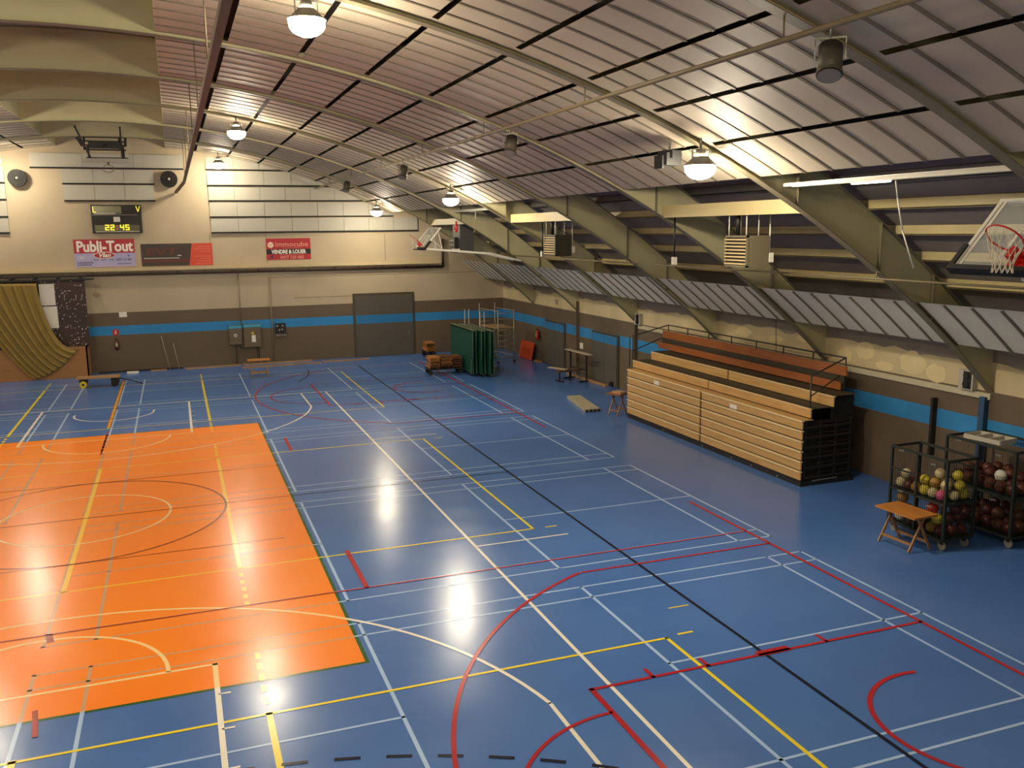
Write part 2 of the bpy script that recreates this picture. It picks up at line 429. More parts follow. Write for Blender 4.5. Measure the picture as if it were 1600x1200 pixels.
# ------------------------------------------------------------------ ceiling panels + ribs
FY = [-18.55, -13.3, -8.05, -2.8, 2.45, 7.7, 12.95, 18.2, 23.45]
rows = [2.23, 3.5, 4.9, 6.25, 7.6, 8.85, 10.07, 11.25, 12.35]
cb = MB(); rbm = MB(); sb = MB()
bays = list(zip(FY, FY[1:]))+[(23.45, YF)]
def arcstrip(bm, x0, x1, y0, y1, off, n=3, th=0):
    for k in range(n):
        a = x0+(x1-x0)*k/n; c = x0+(x1-x0)*(k+1)/n
        bm.face([(a, y0, zi(a)+off), (c, y0, zi(c)+off), (c, y1, zi(c)+off), (a, y1, zi(a)+off)])
for s in (1, -1):
    for (ya, yb) in bays:
        for ri, (xa, xb) in enumerate(zip(rows, rows[1:])):
            g = .05
            A = xa+(g if ri else 0); B = xb-(g if ri < len(rows)-2 else 0)
            if s > 0: arcstrip(cb, A, B, ya, yb, .08)
            else: arcstrip(cb, -A, -B, ya, yb, .08)
            if ri:   # closed ends of the slot beside each frame
                for (p, q_) in ((ya, ya+.22), (yb-.22, yb)):
                    arcstrip(cb, s*(xa-g), s*(xa+g), p, q_, .081, 1)
            nrib = 8
            for k in range(1, nrib):
                y = ya+(yb-ya)*k/nrib
                if yb == YF and k % 2: continue
                for j in range(2):
                    a = A+(B-A)*j/2; c = A+(B-A)*(j+1)/2
                    rbm.face([(s*a, y-.032, zi(a)+.066), (s*c, y-.032, zi(c)+.066), (s*c, y+.032, zi(c)+.066), (s*a, y+.032, zi(a)+.066)])
                    for yy in (y-.032, y+.032):
                        rbm.face([(s*a, yy, zi(a)+.066), (s*c, yy, zi(c)+.066), (s*c, yy, zi(c)+.09), (s*a, yy, zi(a)+.09)])
    for x in rows[1:-1]:
        sb.face([(s*(x-.14), YB, zi(x)+.2), (s*(x+.14), YB, zi(x)+.2), (s*(x+.14), YF, zi(x)+.2), (s*(x-.14), YF, zi(x)+.2)])
struct(cb.build('ceiling', M_ceil), 'pale curved ceiling panels between the frames')
struct(rbm.build('trim_3', M_rib), 'dark ribs of the ceiling panels')
struct(sb.build('trim_4', M_slot), 'dark slots between the rows of ceiling panels')
# side walls of the ridge opening
b = MB()
for s in (1, -1):
    x = s*2.23; b.box((min(x, x+s*.03), YB, zi(2.23)+.07), (max(x, x+s*.03), YF, zo(2.23)+.2))
struct(b.build('trim_5', M_frame), 'cheeks of the open ridge strip')
# eaves strip of pale sheeting
b = MB(); rb2 = MB()
for s in (1, -1):
    n = 4; x0, x1 = 16.22, 17.36
    P = [(x0+(x1-x0)*k/n) for k in range(n+1)]
    for a, c in zip(P, P[1:]):
        b.face([(s*a, YB, zi(a)+.12), (s*c, YB, zi(c)+.12), (s*c, YF, zi(c)+.12), (s*a, YF, zi(a)+.12)])
    y = YB+.3
    while y < YF:
        for a, c in zip(P, P[1:]):
            rb2.face([(s*a, y-.03, zi(a)+.09), (s*c, y-.03, zi(c)+.09), (s*c, y+.03, zi(c)+.09), (s*a, y+.03, zi(a)+.09)])
            rb2.face([(s*a, y-.03, zi(a)+.09), (s*c, y-.03, zi(c)+.09), (s*c, y-.03, zi(c)+.13), (s*a, y-.03, zi(a)+.13)])
        y += .656
struct(b.build('ceiling', mat('eaves_sheet', '#d2ccbc', .6, var=.08, scale=2)), 'pale ribbed strip low along the eaves')
struct(rb2.build('trim_6', M_rib), 'dark ribs of the eaves strip')

# ------------------------------------------------------------------ portal frames
def frame_mesh(y):
    web = MB(); fl = MB()
    xs_ = [-18.44+36.88*k/72 for k in range(73)]
    def lo(x): return zi(x) if abs(x) < 18.39 else 2.75
    for a, c in zip(xs_, xs_[1:]):
        web.face([(a, y, zi(a)), (c, y, zi(c)), (c, y, zo(c)), (a, y, zo(a))])
        w_ = .1
        for zf, t in ((zi, .015), (zo, .015)):
            fl.face([(a, y-w_, zf(a)), (c, y-w_, zf(c)), (c, y+w_, zf(c)), (a, y+w_, zf(a))])
            fl.face([(a, y-w_, zf(a)+t), (c, y-w_, zf(c)+t), (c, y+w_, zf(c)+t), (a, y+w_, zf(a)+t)])
            for yy in (y-w_, y+w_): fl.face([(a, yy, zf(a)), (c, yy, zf(c)), (c, yy, zf(c)+t), (a, yy, zf(a)+t)])
    for s in (1, -1):   # stiffener plates
        for x in (13.2, 15.2, 16.6): fl.box((s*x-.008, y-.09, zi(x)), (s*x+.008, y+.09, zo(x)))
    return web, fl
names = {-18.55: 'curved steel roof frame at the near end, above the viewer', -13.3: 'curved steel roof frame just behind the near hoop, mostly out of view',
         -8.05: 'curved steel roof frame nearest in view, crossing the top right corner', -2.8: 'curved steel roof frame whose foot lands above the ball cages',
         2.45: 'curved steel roof frame whose foot lands behind the near end of the bleacher', 7.7: 'curved steel roof frame whose foot lands behind the far end of the bleacher',
         12.95: 'curved steel roof frame beside the twin grey doors in the side wall', 18.2: 'curved steel roof frame carrying the far folded hoop', 23.45: 'curved steel roof frame closest to the far end wall'}
for y in FY[1:]:
    t = thing('roof_frame', names[y], 'roof beam', (0, y, 0), 0, 'curved roof frames spanning the hall')
    web, fl = frame_mesh(y)
    off = Vector((0, y, 0))
    wo = web.build('web', M_frame, t, origin=off); wo.location = (0, 0, 0)
    fo = fl.build('flange', M_flange, t, origin=off); fo.location = (0, 0, 0)

# ------------------------------------------------------------------ purlins in the open side strips
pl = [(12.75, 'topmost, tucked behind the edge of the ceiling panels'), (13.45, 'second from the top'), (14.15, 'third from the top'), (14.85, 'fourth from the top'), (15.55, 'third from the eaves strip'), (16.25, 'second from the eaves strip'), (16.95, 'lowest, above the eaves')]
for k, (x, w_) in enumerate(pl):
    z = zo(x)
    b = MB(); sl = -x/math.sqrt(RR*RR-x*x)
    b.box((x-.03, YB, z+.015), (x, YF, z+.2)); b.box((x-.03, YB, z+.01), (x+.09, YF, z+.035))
    tag(b.build('purlin', M_purl if k > 2 else M_purld), 'roof purlin in the side strip, '+w_, 'purlin', 'purlins of the right side strip')  # upper purlins get a dimmer steel, their shade put into the colour
b = MB()
for x in (13.3, 14.5, 15.7): b.box((-x, YB, zo(x)+.015), (-x+.03, YF, zo(x)+.2))
struct(b.build('trim_7', M_purl))
# edge channel under the ceiling edge (white tray) and deep hanger beams
def ybeam(name, label, cat, x0, x1, z0, z1, y0, y1, m, group=None):
    b = MB(); b.box((x0, y0, z0), (x1, y1, z1)); return tag(b.build(name, m, origin=((x0+x1)/2, (y0+y1)/2, z0)), label, cat, group)
M_beam = mat('cream_beam', '#b8a97a', .5, var=.05)
ybeam('hanger_beam', 'cream steel beam carrying the nearer louvred heater', 'beam', 13.38, 13.5, 6.5, 6.78, -2.78, 2.43, M_beam, 'cross beams holding the heaters')
ybeam('hanger_beam', 'cream steel beam carrying the second louvred heater', 'beam', 13.38, 13.5, 6.5, 6.78, 7.72, 12.93, M_beam, 'cross beams holding the heaters')
ybeam('hanger_beam', 'cream steel beam carrying the dark tall heater by the far hoop', 'beam', 13.38, 13.5, 6.5, 6.75, 18.22, 23.43, M_beam, 'cross beams holding the heaters')
for (y0, y1, lab) in ((-8.03, -2.82, 'long pale fluorescent batten fixture near the near hoop, one tube lit'), (12.97, 18.18, 'long pale batten fixture near the far folded hoop')):
    t = thing('light_batten', lab, 'light fixture', (12.95, y0, 6.98), 0, 'batten fixtures under the ceiling edge')
    L_ = y1-y0
    b = MB(); b.box((-.06, 0, 0), (.06, L_, .06)); b.prism([(-.1, -.02), (-.06, .05), (.06, .05), (.1, -.02)], .3, L_-.3)
    b.build('channel', M_white, t)
    b = MB(); b.cyl((0, L_*.50, -.02), (0, L_*.50+.85 if y0 < 0 else L_*.5+.6, -.02), .03)
    b.build('tube', mat('lit_tube', (1, .9, .7, 1), .3, emit=(1, .85, .55), es=9.0) if y0 < 0 else M_white, t)
    b = MB(); b.tube([(.02, L_*.5-.1, -.02), (.03, L_*.5-.15, -.3), (.1, L_*.5-.22, -.8), (.3, L_*.5-.3, -1.4)] if y0 < 0 else [(.02, L_*.5, -.02), (.02, L_*.5, -.35)], .012, 6); b.build('cable', M_white, t)

# ------------------------------------------------------------------ floodlights
def flood(x, y, label, lit=True, group=None, yawr=0):
    z = zi(x)
    t = thing('floodlight', label, 'floodlight', (x, y, z), yawr, group)
    b = MB(); b.cyl((0, 0, .06), (0, 0, -.12), .02); b.box((-.16, -.012, -.15), (.16, .012, -.12)); b.box((-.17, -.02, -.36), (-.155, .02, -.12)); b.box((.155, -.02, -.36), (.17, .02, -.12))
    b.build('bracket', M_grey, t)
    b = MB(); b.cyl((0, 0, -.14), (0, 0, -.25), .08, .11, 16); b.cyl((0, 0, -.25), (0, 0, -.40), .12, .28, 20, caps=False); b.torus((0, 0, -.40), (0, 0, 1), .28, .012, 24, 5)
    b.build('housing', M_grey, t)
    b = MB()
    b.sphere((0, 0, -.46), .27, 18, 10, (1, 1, .7))
    b.build('lens', M_lens_wall if y > 20 else M_lens, t)
    return t
lit = [(4.35, -2.8, 'biggest glaring lit floodlight at the top of the picture'), (4.35, 12.85, 'lit floodlight on the ceiling beside the open ridge strip'), (4.42, 26.2, 'lit floodlight close to the far wall, above the left end of the pale boards'),
       (11.3, 25.3, 'lit floodlight close to the far wall, above the right end of the pale boards'), (11.05, 12.35, 'lit floodlight over the far folded hoop'), (11.0, -3.0, 'lit floodlight beside a dark fitting, near the louvred heater')]
for x, y, l in lit: flood(x, y, l, True, 'lit ceiling floodlights')
for x, y in ((-4.35, -2.8), (-4.35, 12.85), (-4.42, 26.0), (-11.2, 25.3), (-11.05, 12.35), (-11.0, -3.0), (-4.35, -16.9), (-11.0, -16.5)):
    flood(x, y, 'lit floodlight over the left half of the hall, outside the picture', True, 'lit ceiling floodlights of the left half')
flood(4.35, -16.9, 'lit floodlight above and behind the viewer', True, 'lit ceiling floodlights of the left half')
# unlit drum spotlights
def drum(x, y, label, size=1, z=None):
    z = zi(x) if z is None else z
    t = thing('drum_spotlight', label, 'spotlight', (x, y, z), -.7, 'unlit drum spotlights')
    b = MB(); b.cyl((0, 0, .05), (0, 0, -.12), .015); b.box((-.17, -.01, -.13), (.17, .01, -.11)); b.box((-.17, -.015, -.35), (-.155, .015, -.11)); b.box((.155, -.015, -.35), (.17, .015, -.11)); b.build('bracket', M_grey, t)
    b = MB(); b.cyl((0, .1, -.2), (0, -.08, -.52), .135, .135, 20); b.torus((0, -.08, -.52), (0, -.5, -.86), .135, .015, 20, 5); b.build('drum', M_dgrey, t)
    b = MB(); b.cyl((0, -.085, -.53), (0, -.09, -.54), .12, .13, 20); b.build('lens', mat('dull_lens', '#8a8272', .3), t)
    return t
drum(9.28, -8.35, 'unlit grey drum spotlight at upper right, nearest of the row')
drum(9.3, 1.9, 'unlit grey drum spotlight in mid ceiling, second of the row')
drum(9.25, 11.5, 'unlit grey drum spotlight above the right of the pale boards, third of the row')
drum(9.2, 21.2, 'unlit grey drum spotlight nearest the far wall')
t = thing('broken_floodlight', 'dark unlit open floodlight right beside the glaring lamp near the heater', 'floodlight', (10.85, -2.2, zi(10.85)), .3)
b = MB(); b.cyl((0, 0, .05), (0, 0, -.15), .02); b.box((-.2, -.015, -.17), (.2, .015, -.14)); b.build('bracket', M_grey, t)
b = MB(); b.box((-.2, -.12, -.42), (.2, .12, -.2)); b.box((-.24, -.05, -.48), (-.2, .15, -.25)); b.box((-.12, -.18, -.3), (.12, .16, -.16)); b.build('housing', M_bkrub, t)

# long pipe / rail under ceiling
b = MB(); b.cyl((8.87, YB, 8.32), (8.87, YF, 8.32), .035, n=8)
for y in FY[1:]: b.cyl((8.87, y, 8.32), (8.87, y, zi(8.87)), .012, n=6)
tag(b.build('ceiling_pipe', M_thin), 'long thin pipe slung beneath the ceiling, running the hall length', 'pipe')
b = MB(); b.box((2.87, -10, 8.44), (2.97, 26.6, 8.54)); b.bar((2.92, 26.55, 8.5), (2.55, 27.7, 8.1), .1, .1)
for y in FY[2:]: b.cyl((2.92, y, 8.5), (2.92, y, zi(2.9)), .012, n=6)
tag(b.build('cable_duct', mat('brown_duct', '#6b5a44', .6)), 'long brown duct running from top left down to the far wall', 'duct')
b = MB(); b.cyl((15.2, -8.05, 5.22), (15.2, 18.2, 5.22), .022, n=8)
for y in (-8.05, -2.8, 2.45, 7.7, 12.95, 18.2): b.cyl((15.2, y, 5.22), (15.2, y, 5.42), .012, n=6)
tag(b.build('gas_pipe', M_thin), 'thin pipe running under the roof frames level with the heaters', 'pipe')
for y0, h in ((4.04, 3.9), ):
    b = MB(); b.tube([(18.0, y0, zo(18)-.1), (18.0, y0, 3.95)], .012, 6); b.tube([(18.0, y0+.09, 4.0), (18.0, y0+.07, 3.86), (18, y0, 3.8), (18, y0-.07, 3.86), (18, y0-.09, 4.08)], .02, 6); b.tube([(18.0, y0, 3.8), (18.05, y0, 2.7)], .008, 6)
    tag(b.build('ceiling_hook', M_black), 'black forked hook hanging over the bleacher', 'hook')
# cable pendants with switch boxes
for (x, y, z0, z1, lab) in ((13.6, 2.2, 6.5, 5.5, 'small white switch box hanging on a black cable between the two heaters'), (14.2, 12.0, 6.5, 5.45, 'small switch box hanging on a cable right of the farther louvred heater')):
    t = thing('switch_pendant', lab, 'switch', (x, y, z1))
    b = MB(); b.cyl((0, 0, z0-z1), (0, 0, .05), .02, n=6); b.build('cable', M_black, t)
    b = MB(); b.box((-.05, -.05, -.12), (.05, .05, .06)); b.build('switch_box', M_white, t)

# ------------------------------------------------------------------ heaters
M_hsteel = mat('heater_casing', '#6e6550', .45, var=.06)
M_louv = mat('heater_louvre', '#cdb684', .35, var=.05)
def heater(y0, y1, label, mc=None):
    t = thing('unit_heater', label, 'heater', (13.42, y0, 5.42), 0, 'hanging unit heaters')
    L_ = y1-y0
    b = MB(); b.box((.05, 0, 0), (.55, L_, .66)); b.box((0, 0, 0), (.06, .04, .66)); b.box((0, L_-.04, 0), (.06, L_, .66)); b.box((0, 0, .62), (.06, L_, .66)); b.box((0, 0, 0), (.06, L_, .04)); b.build('casing', mc or M_hsteel, t)
    b = MB(); b.box((.04, .04, .04), (.06, L_-.04, .62)); b.build('grille_back', M_black, t)
    for k in range(8):
        b = MB(); z = .07+k*.072; b.bar((.015, .04, z), (.015, L_-.04, z), .045, .028); b.build('louvre', M_louv, t)
    for yy in (.1, L_-.1):
        b = MB(); b.cyl((.05, yy, .66), (.05, yy, 1.12), .012, n=6); b.cyl((.35, yy, .66), (.35, yy, 1.12), .012, n=6); b.build('hanger_rod', M_white, t)
    b = MB(); b.cyl((.2, L_*.75, .66), (.2, L_*.75, 1.2), .05, n=10); b.build('flue', M_black, t)
    b = MB(); b.box((.56, -.02, .1), (.66, .12, .3)); b.tube([(.6, .05, .3), (.6, .05, 1.1)], .015, 6); b.build('control_box', M_white, t)
heater(-1.0, -.17, 'louvred warm air heater hung under the cream beam, nearer one')
heater(9.05, 10.0, 'louvred warm air heater hung under the cream beam, second along', mat('heater_casing_dark', '#3c352a', .45, var=.06))
t = thing('tall_heater', 'tall dark grey heater casing hanging behind the far folded hoop', 'heater', (13.35, 19.3, 5.32), 0, 'hanging unit heaters')
b = MB(); b.box((.15, 0, 0), (.75, 1.0, 1.15)); b.build('casing', mat('dark_casing', '#4a4a46', .5), t)
b = MB(); b.box((0, .3, 0), (.15, 1.0, .65)); b.build('outlet', M_black, t)
for k in range(3):
    b = MB(); b.box((-.02, .35, .12+k*.18), (.02, .95, .18+k*.18)); b.build('louvre', M_grey, t)
b = MB(); b.cyl((.3, .2, 1.15), (.3, .2, 1.3), .02); b.cyl((.3, .8, 1.15), (.3, .8, 1.3), .02); b.build('hanger_rod', M_white, t)

# ------------------------------------------------------------------ basketball hoops (folded up)
def hoop(yc, label, near):
    # board bottom (11.42, z5.66) to top (12.1, 6.48)
    t = thing('basketball_hoop', label, 'basketball hoop', (0, yc, 0), 0, 'folded side-court hoops')
    B = Vector((11.48, 0, 5.72)) if near else Vector((11.38, 0, 5.58)); T = Vector((12.24, 0, 6.56)) if near else Vector((12.04, 0, 6.36)); up = (T-B).normalized(); n = Vector((-up.z, 0, up.x))   # n faces the court
    H = (T-B).length; Wd = .9
    def P(a, v, o=0): return B+up*v+Vector((0, a, 0))+n*o
    b = MB(); 
    for v0, v1, a0, a1 in ((0, .05, -Wd, Wd), (H-.05, H, -Wd, Wd)):
        b.bar(P(0, (v0+v1)/2)-Vector((0, Wd, 0)), P(0, (v0+v1)/2)+Vector((0, Wd, 0)), .04, .05, n)
    for a in (-Wd+.03, Wd-.03): b.bar(P(a, 0), P(a, H), .05, .04, n)
    for a in (-Wd+.1, Wd-.1): b.bar(P(a, .0, .012), P(a, H, .012), .04, .006, n)
    b.build('board_frame', M_white, t)
    b = MB(); b.face([P(-Wd, 0), P(Wd, 0), P(Wd, H), P(-Wd, H)]); b.face([P(-Wd, 0, .01), P(Wd, 0, .01), P(Wd, H, .01), P(-Wd, H, .01)])
    b.build('backboard', M_glass, t)
    b = MB()
    for a in (-.28, .28): b.bar(P(a, .17, .015), P(a, .62, .015), .045, .006, n)
    b.bar(P(-.3, .62, .015), P(.3, .62, .015), .006, .045, up); b.bar(P(-.3, .17, .015), P(.3, .17, .015), .006, .045, up)
    b.build('target_square', M_white, t)
    b = MB(); b.bar(P(-Wd-.02, -.02), P(Wd+.02, -.02), .12, .07, up)
    for a in (-Wd, Wd): b.bar(P(a, -.03, 0), P(a, .36, 0), .07, .09, n)
    b.build('bottom_padding', M_bkrub, t)
    rc = P(0, .16, .38)
    b = MB(); b.torus(rc, up, .225, .011, 32, 6); b.bar(P(0, .16, .02), P(0, .16, .16), .2, .03, up)
    b.bar(P(0, .12, .03), P(0, .12, .2), .16, .06, n); b.build('rim', M_red, t)
    b = MB(); b.bar(P(-.12, .1, .03), P(.12, .1, .03), .02, .2, up); b.build('rim_mount', M_red, t)
    # net hanging
    b = MB(); N = 12; e1 = Vector((0, 1, 0)); rings = []
    for j, (rad, dz) in enumerate(((.225, 0), (.19, .12), (.15, .22), (.12, .32), (.13, .40))):
        ring = []
        for k in range(N):
            A = 2*PI*(k+.5*(j % 2))/N
            flatp = rc+(e1*math.cos(A)+n*math.sin(A))*.225
            c0 = rc-Vector((0, 0, 1))*dz*1.0
            mixf = min(1, dz/.25)
            p = (flatp-rc)*(rad/.225); p = Vector((p.x, p.y, p.z*(1-mixf)))
            ring.append(c0+p)
        rings.append(ring)
    for j in range(4):
        for k in range(N):
            a = rings[j][k]
            if j % 2 == 0: cc = (rings[j+1][k], rings[j+1][k-1])
            else: cc = (rings[j+1][k], rings[j+1][(k+1) % N])
            for c_ in cc: b.cyl(a, c_, .005, n=4, caps=False)
    b.build('net', M_rope, t)
    # supporting arms to the roof frame
    b = MB()
    for a in (-.45, .45):
        b.bar(P(a, .02, -.05), (14.2, a, 5.32 if not near else 5.42), .06, .08); b.bar((14.2, a, 5.32), (15.6, a*.6, 5.0), .06, .08)
    b.bar((12.9, -.45, 5.5), (12.9, .45, 5.5), .05, .05); b.bar((14.2, -.45, 5.34), (14.2, .45, 5.34), .05, .05)
    b.build('arm', M_white, t)
    b = MB()
    for a in (-.45, .45): b.bar(P(a, H-.05, -.03), (12.2, a, 5.55), .04, .04); b.bar(P(a, H*.5, -.03), (12.2, a, 5.55), .025, .025)
    b.build('brace', M_white, t)
    b = MB(); b.bar((15.5, -2.6 if near else -.3, 5.02), (15.5, 2.6 if near else .8, 5.02), .08, .1)
    b.build('mounting_beam', M_black, t)
    return t
hoop(-9.05, 'folded basketball hoop with net at the right edge, dark padded base', True)
hoop(17.97, 'small folded basketball hoop in the distance with long white arms', False)
t = thing('cable_reel', 'small red hose reel hanging above the far folded hoop', 'reel', (13.05, 18.35, 6.35))
b = MB(); b.torus((0, 0, 0), (1, 0, 0), .13, .05, 20, 8); b.box((-.03, -.05, .0), (.03, .05, .27)); b.build('reel', M_red, t)
# end hoop folded under the roof, seen frontally
t = thing('end_basketball_hoop', 'dark framed folded hoop hanging from the ridge by the far wall', 'basketball hoop', (0, 23.6, 0))
b = MB()
for x in (-.65, .65): b.bar((x, 0, 9.75), (x, .2, 9.3), .07, .07); b.bar((x*.9, 0, 9.3), (x*1.15, -3.8, 10.1), .06, .06)
b.bar((-.7, .2, 9.62), (.75, .2, 9.62), .06, .06); b.bar((-.75, .2, 9.3), (.8, .2, 9.3), .05, .05)
b.box((-.62, -.2, 9.66), (.64, .1, 9.9))
for k in range(5): b.bar((-1.3+.1*k, .9, 10.5-.16*k), (.76-.01*k, .9, 10.5-.16*k), .05, .05)  # dark slats added in place of the dark louvred ridge opening
b.bar((-1.35, .9, 10.6), (-.9, .9, 9.82), .1, .12); b.bar((.76, .9, 10.6), (.7, .9, 9.82), .1, .12)
for x in (-.8, .5): b.bar((x, .9, 10.6), (x, .2, 9.62), .06, .06)
b.build('frame_and_opening_slats', M_black, t)
b = MB(); b.box((-.85, .1, 9.08), (.85, .14, 9.28)); b.build('backboard', M_board, t)
b = MB(); b.torus((.05, -.1, 8.86), (0, .7, .72), .2, .012, 26, 5); b.bar((.05, .08, 9.12), (.05, .0, 9.02), .08, .05); b.build('rim', M_rib, t)

# ------------------------------------------------------------------ far wall fittings
def boards_row(x0, x1, z0, z1, label, clip=None, pitch=1.24, group='rows of pale sound boards on the far wall'):
    t = thing('sound_board_row', label, 'wall panel', (x0, YF, z0), 0, group)
    n = max(1, round((x1-x0)/pitch)); wd = (x1-x0)/n
    for k in range(n):
        a = k*wd+.008; c = (k+1)*wd-.008
        b = MB()
        zt = z1-z0
        b.box((a, -.07, .065), (c, -.002, zt))
        b.build('board', M_board, t)
    b = MB(); b.box((0, -.10, 0), (x1-x0, -.002, .065)); b.build('gap_shade_strip', M_bkrub, t)  # black strip paints in the dark gap and shading under each row
bw = [(3.92, 7.5, 9.11, 9.72, 'pale sound board row right of the ridge, top of five under the ceiling'), (3.94, 10.3, 8.40, 9.08, 'pale sound board row, second of the five from the top'),
      (3.96, 12.1, 7.70, 8.36, 'pale sound board row, middle of the five'), (3.97, 12.66, 6.96, 7.66, 'pale sound board row, fourth of the five from the top'), (3.98, 13.9, 6.24, 6.92, 'pale sound board row, longest and lowest of the five')]
for a in bw: boards_row(*a)
boards_row(-3.32, 2.95, 9.12, 9.78, 'long sound board row between the two round fans, behind the dark hoop', pitch=2.1)
boards_row(-2.1, 1.67, 8.44, 9.1, 'middle sound board row of the block over the scoreboard', pitch=1.25)
boards_row(-2.08, 1.66, 7.70, 8.42, 'lowest sound board row right above the scoreboard', pitch=1.25)
for k, (z0, z1) in enumerate(((8.46, 9.16), (7.75, 8.44), (7.02, 7.73), (6.33, 7.0))):
    boards_row(-9.5, -4.34, z0, z1, ['sound board row at the left edge, top', 'sound board row at the left edge, second from top', 'sound board row at the left edge, third from top', 'sound board row at the left edge, lowest'][k], pitch=1.3)
for x, l in ((-3.82, 'round dark wall fan left of the scoreboard'), (2.3, 'round dark wall fan right of the dark hoop')):
    t = thing('wall_fan', l, 'fan', (x, YF, 8.69), 0, 'round wall fans')
    b = MB(); b.cyl((0, -.28, 0), (0, -.12, 0), .37, .37, 28); b.cyl((0, -.12, 0), (0, -.002, 0), .1, .1, 12); b.build('drum', mat('fan_drum', '#171411', .6), t)
    b = MB()
    for rr in (.12, .2, .28, .36): b.torus((0, -.3, 0), (0, 1, 0), rr, .008, 28, 4)
    for k in range(12): A = 2*PI*k/12; b.cyl((.05*math.cos(A), -.3, .05*math.sin(A)), (.36*math.cos(A), -.3, .36*math.sin(A)), .005, n=4)
    b.build('grille', M_black, t)
    b = MB(); b.sphere((0, -.31, 0), .06, 10, 6); b.build('hub', M_board, t)
# scoreboard
t = thing('scoreboard', 'black scoreboard showing 22:45 with yellow digits', 'scoreboard', (-1.05, YF, 6.3))
b = MB(); b.box((0, -.16, 0), (2.07, -.002, 1.26)); b.build('case', M_black, t)
M_glow = mat('score_reflector', '#8f8a58', .12, var=.05, metal=.6)
b = MB(); b.box((.1, -.165, .06), (1.95, -.16, .36)); b.box((.06, -.165, .86), (1.25, -.16, 1.2)); b.build('panel', mat('score_panel', '#5a5a44', .15, metal=.3), t)
b = MB(); b.box((.14, -.17, .05), (1.95, -.165, .09)); b.box((.12, -.17, .84), (1.0, -.165, .90)); b.box((.04, -.168, .80), (1.9, -.164, .815)); b.build('light_strip', M_board, t)
b = MB(); b.box((.9, -.17, .5), (1.17, -.165, .72)); b.build('sticker', M_paper, t)
M_dig = mat('lit_digits', '#d8c83c', .4, emit='#e8d832', es=.85)
M_digr = mat('lit_colon', '#d04020', .4, emit='#e04820', es=.8)
SEG = {'2': 'abged', '4': 'fgbc', '5': 'afgcd'}
def digit(bm, ch, x, z, wd, h, y):
    t_ = .045
    S = {'a': ((x, z+h-t_), (x+wd, z+h)), 'g': ((x, z+h/2-t_/2), (x+wd, z+h/2+t_/2)), 'd': ((x, z), (x+wd, z+t_)), 'f': ((x, z+h/2), (x+t_, z+h)),
         'b': ((x+wd-t_, z+h/2), (x+wd, z+h)), 'e': ((x, z), (x+t_, z+h/2)), 'c': ((x+wd-t_, z), (x+wd, z+h/2))}
    for s_ in SEG[ch]:
        (a, c), (d, e) = S[s_]; bm.box((a, y-.005, c), (d, y, e))
for ch, x in (('2', .52), ('2', .74), ('4', 1.14), ('5', 1.36)):
    b = MB(); digit(b, ch, x, .13, .17, .25, -.166); b.build('digit', M_dig, t)
b = MB(); b.box((1.0, -.171, .3), (1.04, -.166, .34)); b.box((1.0, -.171, .17), (1.04, -.166, .21)); b.build('colon', M_digr, t)
b = MB(); b.bar((1.86, -.17, 1.2), (1.94, -.17, .95), .03, .01, (0, 1, 0)); b.bar((2.02, -.17, 1.2), (1.94, -.17, .95), .03, .01, (0, 1, 0)); b.build('letter', M_dig, t)
b = MB(); b.box((.07, -.17, .95), (.1, -.166, 1.18)); b.box((.07, -.17, .92), (.2, -.166, .95)); b.build('letter', M_dig, t)
# banners
def banner(label, x0, x1, z0, z1, m):
    t = thing('wall_banner', label, 'banner', (x0, YF, z0), 0, 'advertising banners above the long pipe')
    b = MB(); b.box((0, -.02, 0), (x1-x0, -.002, z1-z0)); b.build('sheet', m, t); return t
M_lil = mat('lilac_print', '#a6a0c8', .5, var=.1, scale=1.5); M_bred = mat('banner_red', '#ab2430', .5, var=.04)
M_txt = mat('print_white', '#e8e2da', .5, var=.02); M_navy = mat('print_navy', '#2c2a58', .5); M_bor = mat('banner_orange_red', '#c8442e', .5, var=.04); M_bdk = mat('banner_dark', '#3a2f28', .5, var=.05)
M_mar = mat('banner_maroon', '#5e2824', .5)
t = banner('red and lilac banner with big white lettering under the scoreboard', -1.89, .62, 4.8, 6.04, M_lil)
b = MB(); b.box((0, -.024, .62), (2.51, -.02, 1.24)); b.build('header', M_bred, t)
text_mesh('Publi-Tout', .66, M_txt, 'lettering', t, (1.26, -.025, .70), 0, sx=.83, align='CENTER', bold=.022)
b = MB(); b.sphere((1.22, -.026, .52), .46, 28, 8, (1, .01, .34)); b.build('oval', M_txt, t)
b = MB(); b.sphere((1.22, -.029, .52), .43, 28, 8, (1, .01, .30)); b.build('oval', M_bred, t)
text_mesh('Vlan', .26, M_txt, 'lettering', t, (1.22, -.036, .44), 0, sx=1.15, align='CENTER', bold=.008, shear=.3)
text_mesh('077 13 50', .15, M_navy, 'lettering', t, (1.72, -.024, .27), 0)
b = MB()
for (x, z, wd, h) in ((.1, .18, .7, .045), (.1, .08, .6, .045), (.78, .30, .22, .03), (1.1, .30, .22, .03), (1.42, .30, .18, .03), (1.75, .12, .62, .03), (2.2, .45, .1, .06)):
    for k in range(int(wd/.045)): b.box((x+k*.045, -.024, z), (x+k*.045+.03, -.02, z+h*(1 if k % 3 else 1.3)))
b.build('small_print', M_navy, t)
b = MB(); b.torus((.2, -.022, .42), (0, 1, 0), .06, .008, 14, 4); b.torus((.33, -.022, .42), (0, 1, 0), .06, .008, 14, 4); b.build('emblem', M_txt, t)
t = banner('dark and orange red banner with faint maroon lettering, right of the red and lilac one', .88, 3.98, 4.78, 5.80, M_bdk)
b = MB(); b.face([(2.05, -.024, 0), (3.1, -.024, 0), (3.1, -.024, 1.02), (2.2, -.024, 1.02)]); b.build('side_panel', M_bor, t)
